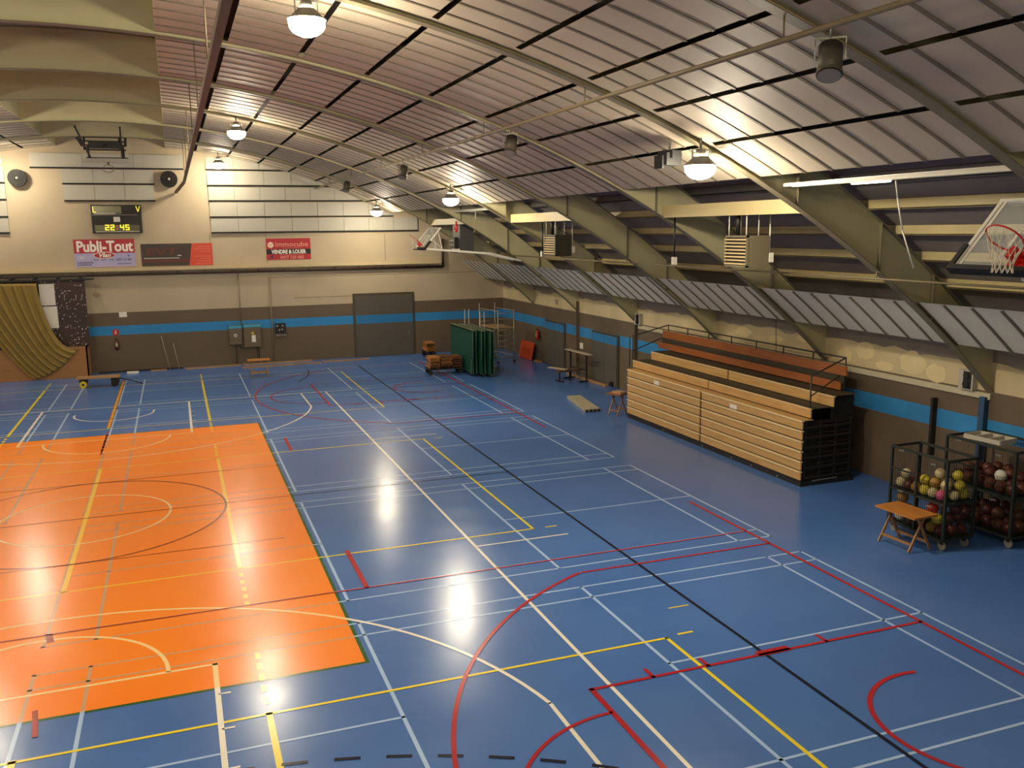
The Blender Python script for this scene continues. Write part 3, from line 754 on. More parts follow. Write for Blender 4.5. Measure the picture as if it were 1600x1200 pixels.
b = MB(); b.box((0, -.023, .18), (2.07, -.02, .30)); b.build('stripe', M_mar, t)
text_mesh('EVT', .46, M_mar, 'lettering', t, (.15, -.024, .5), 0, sx=1.75, bold=.01, shear=.15)
b = MB()
for k in range(34): b.box((.1+k*.045, -.026, .345), (.1+k*.045+.03, -.022, .375+.01*(k % 2)))
b.box((1.55, -.026, .46), (1.72, -.022, .49)); b.build('small_print', M_txt, t)
b = MB()
M_pink = mat('print_pink', '#dc8c78', .5)
for r_ in range(8):
    z = .08+r_*.11
    if r_ == 4: continue
    for k in range(13-(r_ % 3)*2): b.box((2.98-k*.055, -.028, z), (2.98-k*.055+.035, -.025, z+.022))
b.build('small_print', M_pink, t)
t = banner('small red banner with a pale cube emblem and a black band', 6.43, 8.52, 4.96, 5.97, M_bred)
b = MB(); b.box((0, -.024, .26), (2.09, -.02, .5)); b.build('band', mat('print_black', '#1c1218', .5), t)
text_mesh('immocube', .33, M_pink, 'lettering', t, (.42, -.025, .62), 0, sx=1.12, bold=.004)
text_mesh('VENDRE & LOUER', .25, M_txt, 'lettering', t, (1.05, -.027, .29), 0, sx=.80, align='CENTER', bold=.01)
text_mesh('0477 123 005', .19, M_pink, 'lettering', t, (1.2, -.025, .04), 0, sx=1.05, align='CENTER', bold=.006)
b = MB(); b.face([(.21+.155*math.cos(PI/2+k*PI/3), -.026, .70+.155*math.sin(PI/2+k*PI/3)) for k in range(6)]); b.build('cube_emblem', mat('emblem_pale', '#e4c8b4', .5), t)
b = MB()
for A in (PI/2+PI, PI/6, 5*PI/6): b.bar((.21, -.028, .70), (.21+.14*math.cos(A), -.028, .70+.14*math.sin(A)), .012, .004, (0, 1, 0))
b.build('cube_emblem', M_bred, t)
b = MB()
for k in range(18): b.box((.75+k*.05, -.025, .53), (.75+k*.05+.03, -.021, .55)); b.box((.65+k*.06, -.025, .215), (.65+k*.06+.04, -.021, .235))
b.build('small_print', M_pink, t)
b = MB(); b.box((.2, -.025, .05), (.3, -.021, .2)); b.build('phone_emblem', M_navy, t)
# horizontal ledge beam and dark pipe
b = MB(); b.box((-12, YF-.22, 4.60), (15.04, YF-.002, 4.74)); tag(b.build('wall_ledge', mat('ledge_cream', '#c0ae88', .6)), 'cream ledge running along the far wall under the banners', 'ledge')
t = thing('heating_pipe', 'dark brown pipe along the far wall turning up at its right end', 'pipe', (0, YF, 4.5))
b = MB(); M_bpipe = mat('brown_pipe', '#3c2a1c', .5)
b.tube([(-12, -.14, -.02), (15.15, -.14, -.06), (15.15, -.14, 1.35)], .065, 8); b.build('pipe', M_bpipe, t)
for k in range(17):
    b = MB(); x = -4.8+k*1.2; b.torus((x, -.14, -.03), (1, 0, 0), .07, .018, 12, 5); b.build('clamp', M_black, t)
# door
t = struct(MB().box((10.47, YF-.05, 0), (13.6, YF-.002, 3.2)).build('door_1', mat('door_frame_brown', '#4a4030', .5)), 'tall wide sliding door in the far wall, grey with a blue stripe')
M_doorg = wall_mat('door_paint', '#4f4a44', .06)
nt = M_doorg.node_tree
for n_ in nt.nodes:
    if n_.type == 'VALTORGB':
        for e_ in n_.color_ramp.elements:
            if abs(e_.position-1.68/12) > .001: e_.color = srgb('#564f46')
            else: e_.color = srgb('#2474ac')
b = MB(); b.box((10.58, YF-.08, .02), (13.5, YF-.04, 3.08)); struct(b.build('door_leaf', M_doorg, t))
b = MB(); b.box((13.25, YF-.1, 1.0), (13.29, YF-.08, 1.25)); struct(b.build('handle', M_grey, t))
# electrical boxes
def cabinet(x0, x1, z0, z1, label, items):
    t = thing('electric_cabinet', label, 'electric cabinet', (x0, YF, z0), 0, 'electric cabinets on the far wall')
    W_, H_ = x1-x0, z1-z0
    b = MB(); b.box((0, -.22, 0), (W_, -.002, H_)); b.build('box', mat('cabinet_brown', '#5c503f', .5), t)
    b = MB(); b.box((.02, -.235, .02), (W_-.02, -.22, H_-.16)); b.build('door', mat('cabinet_door', '#665946', .5), t)
    b = MB(); b.box((.0, -.238, H_-.14), (W_, -.222, H_-.01)); b.build('blue_band', mat('band_blue', '#3aa0c0', .5), t)
    items(t, W_, H_)
def it1(t, W_, H_):
    b = MB(); b.torus((W_*.5, -.238, H_*.48), (0, 1, 0), .06, .02, 16, 5); b.build('dial', M_paper, t)
    b = MB(); b.tube([(W_*.5, -.1, 0), (W_*.5, -.1, -.98)], .02, 6); b.tube([(W_*.7, -.1, 0), (W_*.95, -.12, -.25)], .015, 6); b.build('cable', M_black, t)
def it2(t, W_, H_):
    b = MB(); b.box((W_*.45, -.24, .25), (W_*.68, -.235, .58)); b.build('notice', M_paper, t)
    b = MB(); b.cyl((W_*.52, -.236, .68), (W_*.52, -.241, .68), .1, n=3); b.build('warning_sticker', mat('warn_yellow', '#e0c030', .5), t)
    b = MB(); b.box((W_-.1, -.25, .42), (W_-.07, -.235, .56)); b.build('handle', M_grey, t)
    b = MB(); b.tube([(W_*.75, -.1, 0), (W_*.75, -.1, -.82)], .02, 6); b.tube([(W_*.85, -.1, 0), (W_*.85, -.1, -.6), (W_*1.2, -.1, -.8)], .015, 6); b.build('cable', M_black, t)
cabinet(4.47, 5.06, .98, 1.9, 'smaller brown electric cabinet with a round dial', it1)
cabinet(5.14, 5.94, .82, 1.93, 'larger brown electric cabinet with a white notice and yellow sticker', it2)
t = thing('switchboard', 'black panel of switches with white plates right of the electric cabinets', 'switchboard', (6.63, YF, 1.28))
b = MB(); b.box((0, -.1, .1), (.5, -.002, .62)); b.build('panel', M_black, t)
for k in range(4):
    b = MB(); b.box((.03+k*.12, -.08, 0), (.11+k*.12, -.002, .12)); b.build('switch_plate', mat('plate_grey', '#a0907c', .5), t)
for (x, z) in ((.1, .5), (.2, .3), (.36, .5), (.33, .32)):
    b = MB(); b.cyl((x, -.1, z), (x, -.13, z), .04, n=10); b.build('button', M_board, t)
b = MB(); b.tube([(5.05, YF-.05, 4.4), (5.05, YF-.05, 1.9)], .025, 6); tag(b.build('conduit', mat('conduit_grey', '#8c7a60', .6)), 'thin vertical conduit running down to the electric cabinets', 'conduit')
b = MB(); b.tube([(6.5, YF-.04, 4.1), (6.5, YF-.04, .1)], .025, 6); tag(b.build('conduit', mat('conduit_grey', '#8c7a60', .6)), 'thin vertical conduit left of the black switch panel', 'conduit')
def extinguisher(loc, label, rz, col):
    t = thing('fire_extinguisher', label, 'fire extinguisher', loc, rz, 'wall fire extinguishers')
    b = MB(); b.cyl((0, -.12, 0), (0, -.12, .42), .08, n=14); b.sphere((0, -.12, .42), .08, 14, 8, (1, 1, .6)); b.build('cylinder', col, t)
    b = MB(); b.box((-.03, -.15, .46), (.03, -.09, .52)); b.bar((0, -.2, .54), (0, -.06, .52), .03, .02); b.tube([(.03, -.12, .48), (.1, -.14, .4), (.1, -.14, .15)], .012, 6); b.build('valve', M_black, t)
    b = MB(); b.box((-.05, -.205, .15), (.05, -.195, .32)); b.build('label_plate', M_board, t)
    b = MB(); b.box((-.04, -.05, .1), (.04, -.002, .4)); b.build('bracket', M_black, t)
extinguisher((-.47, YF, 1.02), 'dark fire extinguisher under the round red sign on the far wall', 0, mat('dark_red_bottle', '#57221c', .4))
t = thing('fire_sign', 'small round red fire sign on the blue stripe', 'sign', (-.47, YF, 1.82))
b = MB(); b.cyl((0, -.02, 0), (0, -.002, 0), .15, n=24); b.build('disc', M_red, t)
b = MB(); b.box((-.025, -.024, -.08), (.025, -.02, .09)); b.bar((-.05, -.022, -.06), (.03, -.022, .06), .02, .004, (0, 1, 0)); b.build('pictogram', M_paper, t)
b = MB(); b.box((-.27, YF-.01, 2.5), (.06, YF-.002, 2.73)); tag(b.build('paper_notice', M_paper, origin=(0, YF, 2.5)), 'white paper notice above the round fire sign', 'notice')
t = thing('exit_arm_lamp', 'small oval lamp outline on the far wall under the pipe, left side', 'wall lamp', (-1.1, YF, 3.7))
b = MB(); b.torus((-.05, -.03, -.12), (0, 1, 0), .09, .02, 18, 5); b.box((-.2, -.04, -.16), (.12, -.002, -.08)); b.cyl((-.05, -.03, 0), (-.05, -.03, .35), .012, n=6); b.bar((-.05, -.03, .18), (.5, -.03, .2), .015, .015); b.build('fitting', mat('fitting_tan', '#a48c6a', .6), t)

# leaning poles, planks by the far wall
for k, (x0, x1, lab) in enumerate(((1.45, 1.74, 'thin grey pole leaning steeply on the far wall'), (1.95, 2.15, 'shorter thin pole leaning on the far wall beside the longer one'))):
    b = MB(); b.cyl((x1, YF-.5, 0), (x0, YF-.03, 1.55-.35*k), .02, n=8); tag(b.build('leaning_pole', mat('pole_grey', '#8c8474', .5), origin=(x1, YF-.5, 0)), lab, 'pole')
M_plank = wood('plank_wood', '#8a6a44', '#b48c5c', 2, 0)
pls = [((-1.3, 27.5), (2.3, 27.55), .14, 'dark long beam lying along the foot of the far wall'), ((.9, 27.25), (1.6, 27.3), .12, 'short plank on the floor below the leaning poles'), ((2.4, 27.2), (4.9, 27.35), .12, 'pale plank along the foot of the wall left of the cabinets'),
       ((5.0, 27.4), (8.3, 27.5), .12, 'pale plank along the foot of the wall below the switch panel'), ((4.9, 26.4), (8.6, 26.55), .14, 'long brown plank lying a step away from the wall'), ((8.7, 26.75), (11.0, 26.85), .12, 'brown plank lying in front of the sliding door')]
for k, (a, c, wd, lab) in enumerate(pls):
    b = MB(); b.bar((a[0], a[1], .03), (c[0], c[1], .03), wd, .06); tag(b.build('plank', M_black if k == 0 else M_plank, origin=(a[0], a[1], 0)), lab, 'plank', 'loose planks at the far wall')
b = MB(); b.box((-.1, 26.9, .0), (.4, 27.1, .07)); tag(b.build('white_block', M_paper, origin=(0, 27, 0)), 'small flat white block behind the wheeled trolley', 'block')
# ------------------------------------------------------------------ stage at the left
M_stage = wood('stage_front_wood', '#9a6838', '#a87440', 1.0, 0)
t = thing('stage', 'raised stage box with plain wooden front at the left', 'stage', (-1.62, 26.6, 0))
b = MB(); b.box((-9, 0, 0), (0, .06, 1.38)); b.box((-.06, 0, 0), (0, 1.19, 1.38)); b.build('front_board', M_stage, t)
b = MB(); b.box((-9, .06, 1.3), (0, 1.19, 1.38)); b.build('deck', M_dark, t)
M_spk = bpy.data.materials.new('speckled_dark_board'); M_spk.use_nodes = True
nt = M_spk.node_tree; bs = nt.nodes['Principled BSDF']; tc = nt.nodes.new('ShaderNodeTexCoord'); vo = nt.nodes.new('ShaderNodeTexVoronoi'); vo.inputs['Scale'].default_value = 9
nt.links.new(tc.outputs['Object'], vo.inputs['Vector']); cr = nt.nodes.new('ShaderNodeValToRGB'); cr.color_ramp.interpolation = 'CONSTANT'
cr.color_ramp.elements[0].color = srgb('#d8cfc4'); cr.color_ramp.elements[1].color = srgb('#35221d'); cr.color_ramp.elements[1].position = .2
nt.links.new(vo.outputs['Distance'], cr.inputs[0]); nt.links.new(cr.outputs[0], bs.inputs['Base Color'])
t = thing('stage_backdrop', 'dark brown backdrop board speckled with white dots on the stage', 'backdrop', (-1.5, 26.9, 1.38))
b = MB(); b.box((-1.75, 0, 0), (0, .04, 2.9)); b.build('board', M_spk, t)
b = MB(); b.box((-8, .03, 0), (-1.75, .07, 2.9)); b.build('side_board', mat('stage_dark', '#3a2820', .8), t)
for z0, z1, x0, x1, lab in ((3.22, 4.15, -3.32, -2.72, 'upper white board hung on the dark stage backdrop'), (2.22, 3.17, -3.28, -2.68, 'lower white board hung on the dark stage backdrop')):
    b = MB(); b.box((x0, 26.84, z0), (x1, 26.89, z1)); tag(b.build('white_board', M_paper, origin=((x0+x1)/2, 26.86, z0)), lab, 'board', 'white boards on the stage')
t = thing('curtain_track', 'dark curtain rail above the stage opening', 'curtain rail', (-9, 26.75, 4.3))
b = MB(); b.box((0, -.05, -.02), (7.9, .05, .06)); b.box((0, .1, .12), (7.6, .16, .18)); b.build('rail', M_black, t)
for k in range(6):
    b = MB(); b.box((2.8+k*.9, -.05, .04), (2.88+k*.9, .82, .14)); b.build('bracket', M_black, t)
# curtain
def bez(P, t_):
    n = len(P)-1; o = Vector((0, 0))
    for k, p in enumerate(P): o += Vector(p)*math.comb(n, k)*(1-t_)**(n-k)*t_**k
    return o
Lc = [(-6.6, 4.25), (-6.1, 3.2), (-5.0, 1.6), (-4.3, .4), (-3.75, .06)]
Rc = [(-3.36, 4.2), (-3.3, 3.1), (-2.75, 1.2), (-2.5, 1.42), (-1.95, 1.3)]
b = MB(); nu, nv = 90, 36
for j in range(nv+1):
    v = j/nv; l = bez(Lc, v); rg = bez(Rc, v)
    for i in range(nu+1):
        s_ = i/nu; p = l*(1-s_)+rg*s_
        sag = -math.sin(PI*s_)*.30*max(0, v-.35)*1.2
        y = 26.52-.065*abs(math.sin(s_*9*PI+v*1.5+.8*math.sin(s_*7)))-.04*math.sin(s_*53+v*3)-.05*v
        b.v.append((p.x, y, max(.03, p.y+sag)))
for j in range(nv):
    for i in range(nu):
        a = j*(nu+1)+i; b.f.append((a, a+1, a+nu+2, a+nu+1)); b.m.append(0); b.smooth.add(len(b.f)-1)
oc = tag(b.build('stage_curtain', mat('gold_cloth', '#8e7638', .7, var=.2, scale=3), origin=(-4.5, 26.5, 0)), 'mustard gold curtain draped and gathered to the right over the stage front', 'curtain')
sm = oc.modifiers.new('s', 'SOLIDIFY'); sm.thickness = .01
# wheeled trolley
t = thing('wheeled_trolley', 'low wooden trolley with yellow wheels and a black handle', 'trolley', (-1.85, 23.75, 0), -.03)
b = MB(); b.box((0, -.3, .36), (1.65, .3, .42)); b.build('deck', M_plank, t)
for x in (.25, 1.45):
    for y in (-.28, .28):
        b = MB(); m_ = mat('yellow_wheel', '#c8b420', .5) if x < 1 else M_bkrub; b.cyl((x, y-.04, .14), (x, y+.04, .14), .14, n=20); w_ = b.build('wheel', m_, t)
        b = MB(); b.cyl((x, y-.05, .14), (x, y+.05, .14), .05, n=12); b.build('hub', M_black, w_)
b = MB(); b.box((.1, -.2, .2), (.4, .2, .36)); b.box((1.3, -.2, .2), (1.6, .2, .36)); b.build('axle_block', M_black, t)
b = MB(); b.tube([(1.6, 0, .3), (2.0, -.05, .2), (2.5, -.1, .03)], .02, 8); b.tube([(2.5, -.22, .03), (2.5, .05, .03)], .02, 8); b.build('handle', M_black, t)
# ------------------------------------------------------------------ folding tables
def trestle(name, label, loc, rz, W_, L_, h=.74, group='wooden folding tables', mtop=M_tab, xleg=True):
    t = thing(name, label, 'table', loc, rz, group)
    b = MB(); b.box((-W_/2, -L_/2, h-.035), (W_/2, L_/2, h)); b.build('tabletop', mtop, t)
    ml = wood('leg_wood', '#8a6238', '#a87c4c', 2, 2)
    for y in (-L_/2+.12, L_/2-.12):
        for s in (1, -1):
            b = MB(); b.bar((s*W_*.46, y+.0, 0.015), (-s*W_*.16, y, h-.035), .03, .045); b.build('leg', ml, t)
    for s in (1, -1):
        b = MB(); x = s*W_*.34; b.bar((x, -L_/2+.12, .16), (x, L_/2-.12, .16), .025, .05); b.build('stretcher', ml, t)
    return t
trestle('folding_table', 'orange brown wooden folding table in front of the left ball cage', (15.42, -3.72, 0), .06, .62, .98)
trestle('folding_table', 'small wooden folding table by the far wall below the electric cabinets', (5.45, 23.7, 0), PI/2, .6, .95)
trestle('folding_table', 'small wooden folding table tucked beside the left end of the bleacher', (16.1, 9.95, 0), .5, .6, .6, mtop=wood('dark_table', '#7c5230', '#94683c', 1.5, 1))
b = MB(); b.box((15.95, 9.7, .745), (16.3, 10.1, .80), R=Matrix.Rotation(.4, 3, 'Z')); tag(b.build('cardboard_box', mat('card_tan', '#b08c68', .7), origin=(16.1, 9.9, .74)), 'small tan box on the table beside the bleacher', 'box')

# ------------------------------------------------------------------ bleacher
t = thing('telescopic_bleacher', 'retracted wooden telescopic bleacher with black base and railing', 'bleacher', (16.15, .4, 0))
YS = 4.48; YE = 8.95
M_gap = mat('bleacher_gap', '#1a0d08', .8)
b = MB(); b.box((.02, .0, .0), (1.6, YE, .13)); b.build('base', M_black, t)
for k in range(6):
    z0 = .135+k*.252
    for a, c in ((0, YS-.045), (YS+.045, YE)):
        b = MB(); b.use(M_ply).box((.0, a, z0+.03), (.03, c, z0+.228)); b.use(M_nose).box((-.022, a, z0+.216), (.06, c, z0+.247)); b.build('riser_board', None, t)
b = MB(); b.box((.035, .01, .13), (.06, YE-.01, 1.63)); b.build('backing', M_gap, t)
b = MB(); b.box((.0, 0, 1.635), (.32, YE, 1.65)); b.build('tread', M_ply, t)
for a, c in ((.05, YS+.02), (YS+.08, 9.1)):
    b = MB(); b.use(M_ply).box((.27, a, 1.68), (.30, c, 1.89)); b.use(M_nose).box((.26, a, 1.89), (.34, c, 1.91)); b.build('riser_board', None, t)
b = MB(); b.box((.3, .1, 1.62), (.33, 9.05, 1.9)); b.build('backing', M_gap, t)
b = MB(); b.box((.3, .05, 1.895), (.95, 9.1, 1.91)); b.build('tread', mat('grey_tread', '#37301f', .6), t)
for a, c in ((-.05, YS-.1), (YS-.03, 8.9)):
    b = MB(); b.use(M_ply).box((.85, a, 1.93), (.88, c, 2.17)); b.use(M_nose).box((.84, a, 2.17), (.92, c, 2.19)); b.build('riser_board', None, t)
b = MB(); b.box((.88, .0, 1.85), (.92, 8.85, 2.17)); b.build('backing', M_gap, t)
b = MB(); b.box((.88, .0, 2.175), (1.6, 8.9, 2.19)); b.build('tread', mat('grey_tread', '#37301f', .6), t)
for z0, z1, x in ((2.22, 2.42, 1.45), (2.56, 2.80, 1.62)):
    b = MB(); b.box((x, .45, z0), (x+.04, 9.5, z1)); b.build('seat_back', M_redwood, t)
b = MB(); b.box((1.6, .5, 2.2), (1.64, 9.5, 2.56)); b.build('rear_panel', mat('rear_panel_dark', '#332a1e', .7), t)
# end frame on right: dark shelves
M_sideb = mat('bleacher_side_steel', '#1d1a15', .5)
for k in range(6):
    z0 = .2+k*.25
    b = MB(); b.bar((.08, .02, z0), (1.5, .02, z0+.02), .04, .05); b.bar((.5, .05, z0+.1), (1.5, .05, z0+.1), .02, .03); b.build('side_rail', M_sideb, t)
for x in (.1, .55, 1.0, 1.45):
    b = MB(); b.box((x, .02, .1), (x+.05, .06, 1.6)); b.build('side_post', M_sideb, t)
for y_ in (.08, 8.8):
    b = MB(); b.box((.1, y_, .1), (1.6, y_+.03, 1.6)); b.build('side_panel', mat('side_black', '#0d0b09', .7), t)
b = MB(); b.box((.95, .12, 1.6), (1.6, .16, 2.15)); b.box((1.5, .3, 1.6), (1.6, 8.6, 2.15)); b.build('upper_side_panel', mat('side_black', '#0d0b09', .7), t)
b = MB(); b.bar((.35, -.01, .12), (1.1, -.01, .14), .015, .03); b.build('floor_rail', M_grey, t)
# railing
M_rail = mat('rail_dark', '#2e2a24', .5)
ra = MB(); y0, y1 = .8, 9.95-.35
ra.tube([(1.9, y0, 2.96), (1.9, y1, 2.96)], .02, 6)
ra.tube([(1.9, y1, 2.96), (.35, 9.25, 2.70), (.35, 9.25, 1.65)], .02, 6); ra.tube([(1.9, y1, 2.62), (.35, 9.25, 2.2)], .018, 6); ra.cyl((.2, 9.2, 1.65), (.2, 9.2, 2.7), .018)
ra.tube([(1.9, y0, 2.96), (.3, .12, 2.70), (.3, .12, 1.65)], .02, 6); ra.tube([(1.9, y0, 2.62), (.3, .12, 2.2)], .018, 6)
ra.build('railing', M_rail, t)
for k in range(8):
    b = MB(); y = y0+(y1-y0)*k/7; b.cyl((1.9, y, 2.2), (1.9, y, 2.96), .018, n=6); b.build('rail_post', M_rail, t)
for x, y, z in ((-.006, 1.95+.9, 1.5), (-.006, 7.0, 1.5)):
    b = MB(); b.box((-.016, y-.16, 1.42), (-.006, y+.16, 1.54)); b.build('notice', M_paper, t)
for y in (.9, 2.0, 2.9, 4.35, 6.6):
    b = MB(); b.cyl((.0, y, .05), (.04, y, .05), .025, n=8); b.build('base_caster', M_grey, t)

# ------------------------------------------------------------------ ball cages
M_cage = mat('cage_green_black', '#1c241c', .5)
def cage(label, x0, x1, y0, y1, h, mid, group='rolling ball cages'):
    t = thing('ball_cage', label, 'ball cage', (x0, y0, 0), 0, group)
    W_, L_ = x1-x0, y1-y0; z0 = .22; tb = .045
    b = MB()
    for x in (0, W_):
        for y in (0, L_): b.box((x-tb/2, y-tb/2, z0), (x+tb/2, y+tb/2, h))
    for z in (z0, mid, h):
        b.bar((0, 0, z), (W_, 0, z), tb, tb); b.bar((0, L_, z), (W_, L_, z), tb, tb); b.bar((0, 0, z), (0, L_, z), tb, tb); b.bar((W_, 0, z), (W_, L_, z), tb, tb)
    b.bar((0, L_*.52, z0), (0, L_*.52, h), tb, tb)
    b.bar((0, L_*.52, mid+.42), (0, L_, mid+.42), tb*.7, tb*.7)
    b.build('frame', M_cage, t)
    for z in (z0, mid):
        b = MB(); b.box((0, 0, z-.01), (W_, L_, z+.01)); b.build('shelf', M_cage, t)
    for side in range(3):
        b = MB()
        if side == 0:
            k = .055
            y = k
            while y < L_: b.cyl((0, y, z0), (0, y, mid+.38), .0045, n=3, caps=False); y += .055
            for z in (z0+.1, z0+.2, z0+.3, z0+.4, z0+.5, mid+.1, mid+.2, mid+.3): b.cyl((0, 0, z), (0, L_, z), .004, n=3, caps=False)
        elif side == 1:
            x = .055
            while x < W_: b.cyl((x, 0, z0), (x, 0, h), .0045, n=3, caps=False); x += .055
            for z in (z0+.1, z0+.2, z0+.3, z0+.4, z0+.5, mid+.1, mid+.2, mid+.3, mid+.5): b.cyl((0, 0, z), (W_, 0, z), .004, n=3, caps=False)
        else:
            x = .055
            while x < W_: b.cyl((x, L_, z0), (x, L_, h), .0028, n=3, caps=False); x += .055
            y = .055
            while y < L_: b.cyl((W_, y, z0), (W_, y, h), .0028, n=3, caps=False); y += .055
        b.build('wire_mesh', M_cage, t)
    for x in (.08, W_-.08):
        for y in (.08, L_-.08):
            b = MB(); b.use(mat('caster_grey', '#7c7a6c', .5)).cyl((x-.02, y, .09), (x+.02, y, .09), .09, n=16); b.use(M_black).box((x-.04, y-.04, .12), (x+.04, y+.04, .21)); b.build('caster', None, t)
    for y, z in ((L_*.22, h-.12), (L_*.80, h-.03), (L_*.25, mid-.1), (L_*.78, mid+.0)):
        b = MB(); b.bar((-.035, y-.07, z), (-.035, y+.07, z-.01), .02, .03); b.build('latch', M_grey, t)
    return t
cage('wire ball cage on casters behind the orange brown table', 15.82, 16.56, -4.28, -2.86, 1.8, .93)
cage('darker wire ball cage at the right edge, holding mostly brown balls', 17.12, 18.2, -4.66, -3.0, 1.93, 1.0)
bc = {'yellow': '#b8a830', 'cream': '#b4a680', 'pink': '#d04880', 'dark red': '#4c1412', 'bright red': '#b02018', 'orange brown': '#5c2a14', 'white': '#c8c4b8', 'green': '#1e4a24', 'gold': '#8c6824'}
def ball(c, rr, col, where, group=None):
    m = mat('ball_'+col.replace(' ', '_'), bc[col], .45, var=.06)
    b = MB(); b.sphere((0, 0, 0), rr, 16, 10)
    o = b.build('ball', m); o.location = c
    seam = MB(); seam.torus((0, 0, 0), (0, 0, 1), rr, .003, 20, 4); seam.torus((0, 0, 0), (1, .3, 0), rr, .003, 20, 4)
    seam.build('seam', mat('ball_seam', '#3a3020', .6), o)
    tag(o, '%s ball %s' % (col, where), 'ball', '%s balls %s' % (col, where))
up1 = 'on the upper shelf of the left wire cage'; lo1 = 'on the bottom shelf of the left wire cage'
X0, Y0 = 15.82, -4.28
lay = {}
zsh = .93+.02
BALLS = []
def place(col, dx, dy, lev, where, base, rr=.105, x0=X0, y0=Y0):
    BALLS.append([[x0+dx, y0+dy, base+rr+lev*.175], rr, col, where, base])
for (col, dx, dy, lev) in (('pink', .13, .26, 0), ('cream', .13, .48, 0), ('yellow', .13, .70, 0), ('gold', .13, .92, 0), ('dark red', .13, 1.14, 0), ('cream', .14, 1.28, 0),
                           ('cream', .36, .14, 0), ('yellow', .36, .37, 0), ('gold', .36, .60, 0), ('yellow', .36, .82, 0), ('cream', .36, 1.05, 0), ('dark red', .36, 1.28, 0),
                           ('yellow', .60, .16, 0), ('dark red', .60, .4, 0), ('yellow', .60, .64, 0), ('cream', .60, .9, 0), ('dark red', .60, 1.15, 0),
                           ('cream', .22, .22, 1), ('gold', .24, .50, 1), ('yellow', .24, .76, 1), ('cream', .20, 1.22, 1), ('yellow', .50, .14, 1), ('cream', .48, .42, 1), ('cream', .30, .46, 2), ('yellow', .55, .25, 2), ('dark red', .24, 1.0, 1)):
    place(col, dx, dy, lev, up1, zsh)
for (col, dx, dy, lev) in (('dark red', .15, .16, 0), ('gold', .15, .42, 0), ('dark red', .15, .68, 0), ('orange brown', .15, .94, 0), ('white', .15, 1.22, 0), ('dark red', .38, .15, 0), ('dark red', .62, .15, 0), ('orange brown', .38, .42, 0), ('green', .38, .7, 0), ('orange brown', .38, 1.0, 0),
                           ('yellow', .15, .30, 1), ('green', .14, .58, 1), ('dark red', .40, .2, 1), ('dark red', .62, .22, 1), ('gold', .14, 1.16, 1), ('bright red', .16, .44, 2), ('gold', .14, 1.20, 2), ('dark red', .5, .2, 2)):
    place(col, dx, dy, lev, lo1, .24, .115)
up2 = 'on the upper shelf of the cage at the right edge'; lo2 = 'on the bottom shelf of the cage at the right edge'
for i in range(4):
    for j in range(6):
        for lev in range(2):
            if lev and (i+j) % 3 == 0: continue
            col = 'white' if (i, j, lev) == (0, 1, 1) else ('dark red' if (i*2+j+lev) % 3 == 0 else 'orange brown')
            if lev and (i == 3 or j == 5): continue
            place(col, .16+i*.25+.125*lev, .16+j*.26+.13*lev, lev*1.0, up2, 1.02, .12, 17.12, -4.66)
            if 1: place('orange brown' if (i+j) % 2 else 'dark red', .16+i*.25+.125*lev, .16+j*.26+.13*lev, lev*1.0, lo2, .24, .122, 17.12, -4.66)
# settle the balls so that none pass through each other or the cage
BOX = {up1: (15.82, 16.56, -4.28, -2.86), lo1: (15.82, 16.56, -4.28, -2.86), up2: (17.12, 18.2, -4.66, -3.0), lo2: (17.12, 18.2, -4.66, -3.0)}
for it in range(160):
    for i in range(len(BALLS)):
        A = BALLS[i]
        for j in range(i+1, len(BALLS)):
            B_ = BALLS[j]
            if A[3] != B_[3]: continue
            d = Vector(A[0])-Vector(B_[0]); L_ = d.length; m_ = A[1]+B_[1]+.001
            if L_ < m_:
                d = d.normalized()*(m_-L_)*.5
                for k in range(3): A[0][k] += d[k]; B_[0][k] -= d[k]
    for A in BALLS:
        x0_, x1_, y0_, y1_ = BOX[A[3]]; rr = A[1]; mg = .03
        A[0][0] = min(max(A[0][0], x0_+rr+mg), x1_-rr-mg); A[0][1] = min(max(A[0][1], y0_+rr+mg), y1_-rr-mg); A[0][2] = max(A[0][2], A[4]+rr)
for A in BALLS: ball(tuple(A[0]), A[1], A[2], A[3])
# shallow white tray on top of cage 2
t = thing('shallow_tray', 'shallow pale slatted tray lying on the cage at the right edge', 'tray', (17.45, -3.75, 1.96), .1)
b = MB(); b.box((-.25, -.4, 0), (.25, .4, .02))
for x in (-.25, .25): b.box((x-.015, -.4, 0), (x+.015, .4, .09))
for y in (-.4, -.13, .13, .4): b.box((-.25, y-.012, 0), (.25, y+.012, .09))
b.build('tray', M_board, t)

# ------------------------------------------------------------------ right wall fittings
def post(y, z0, z1, m, label, r_=.07):
    b = MB(); b.box((XR-.14, y-r_, z0), (XR-.002, y+r_, z1)); tag(b.build('wall_post', m, origin=(XR-.07, y, z0)), label, 'post')
M_dado = mat('dado_brown', '#5c4e3c', .7)
post(-2.72, 0, 2.6, mat('post_blue', '#23466a', .6), 'blue grey steel post on the side wall behind the right cage')
post(-1.38, 1.0, 2.35, M_dark, 'short dark post across the blue stripe behind the left cage', .035)
post(12.95, 0, 2.7, M_dado, 'slim brown post under the roof frame beside the bleacher', .03)
post(18.2, 0, 3.2, M_dado, 'slim brown post behind the bench press', .025)
t = struct(MB().box((XR-.05, 14.4, 0), (XR-.002, 16.8, 2.1)).build('door_2', mat('door_brown_frame', '#463c2e', .5)), 'grey brown double door in the side wall, nearer one')
t2 = struct(MB().box((XR-.05, 19.6, 0), (XR-.002, 21.9, 2.1)).build('door_3', mat('door_brown_frame', '#463c2e', .5)), 'grey brown double door in the side wall, farther one')
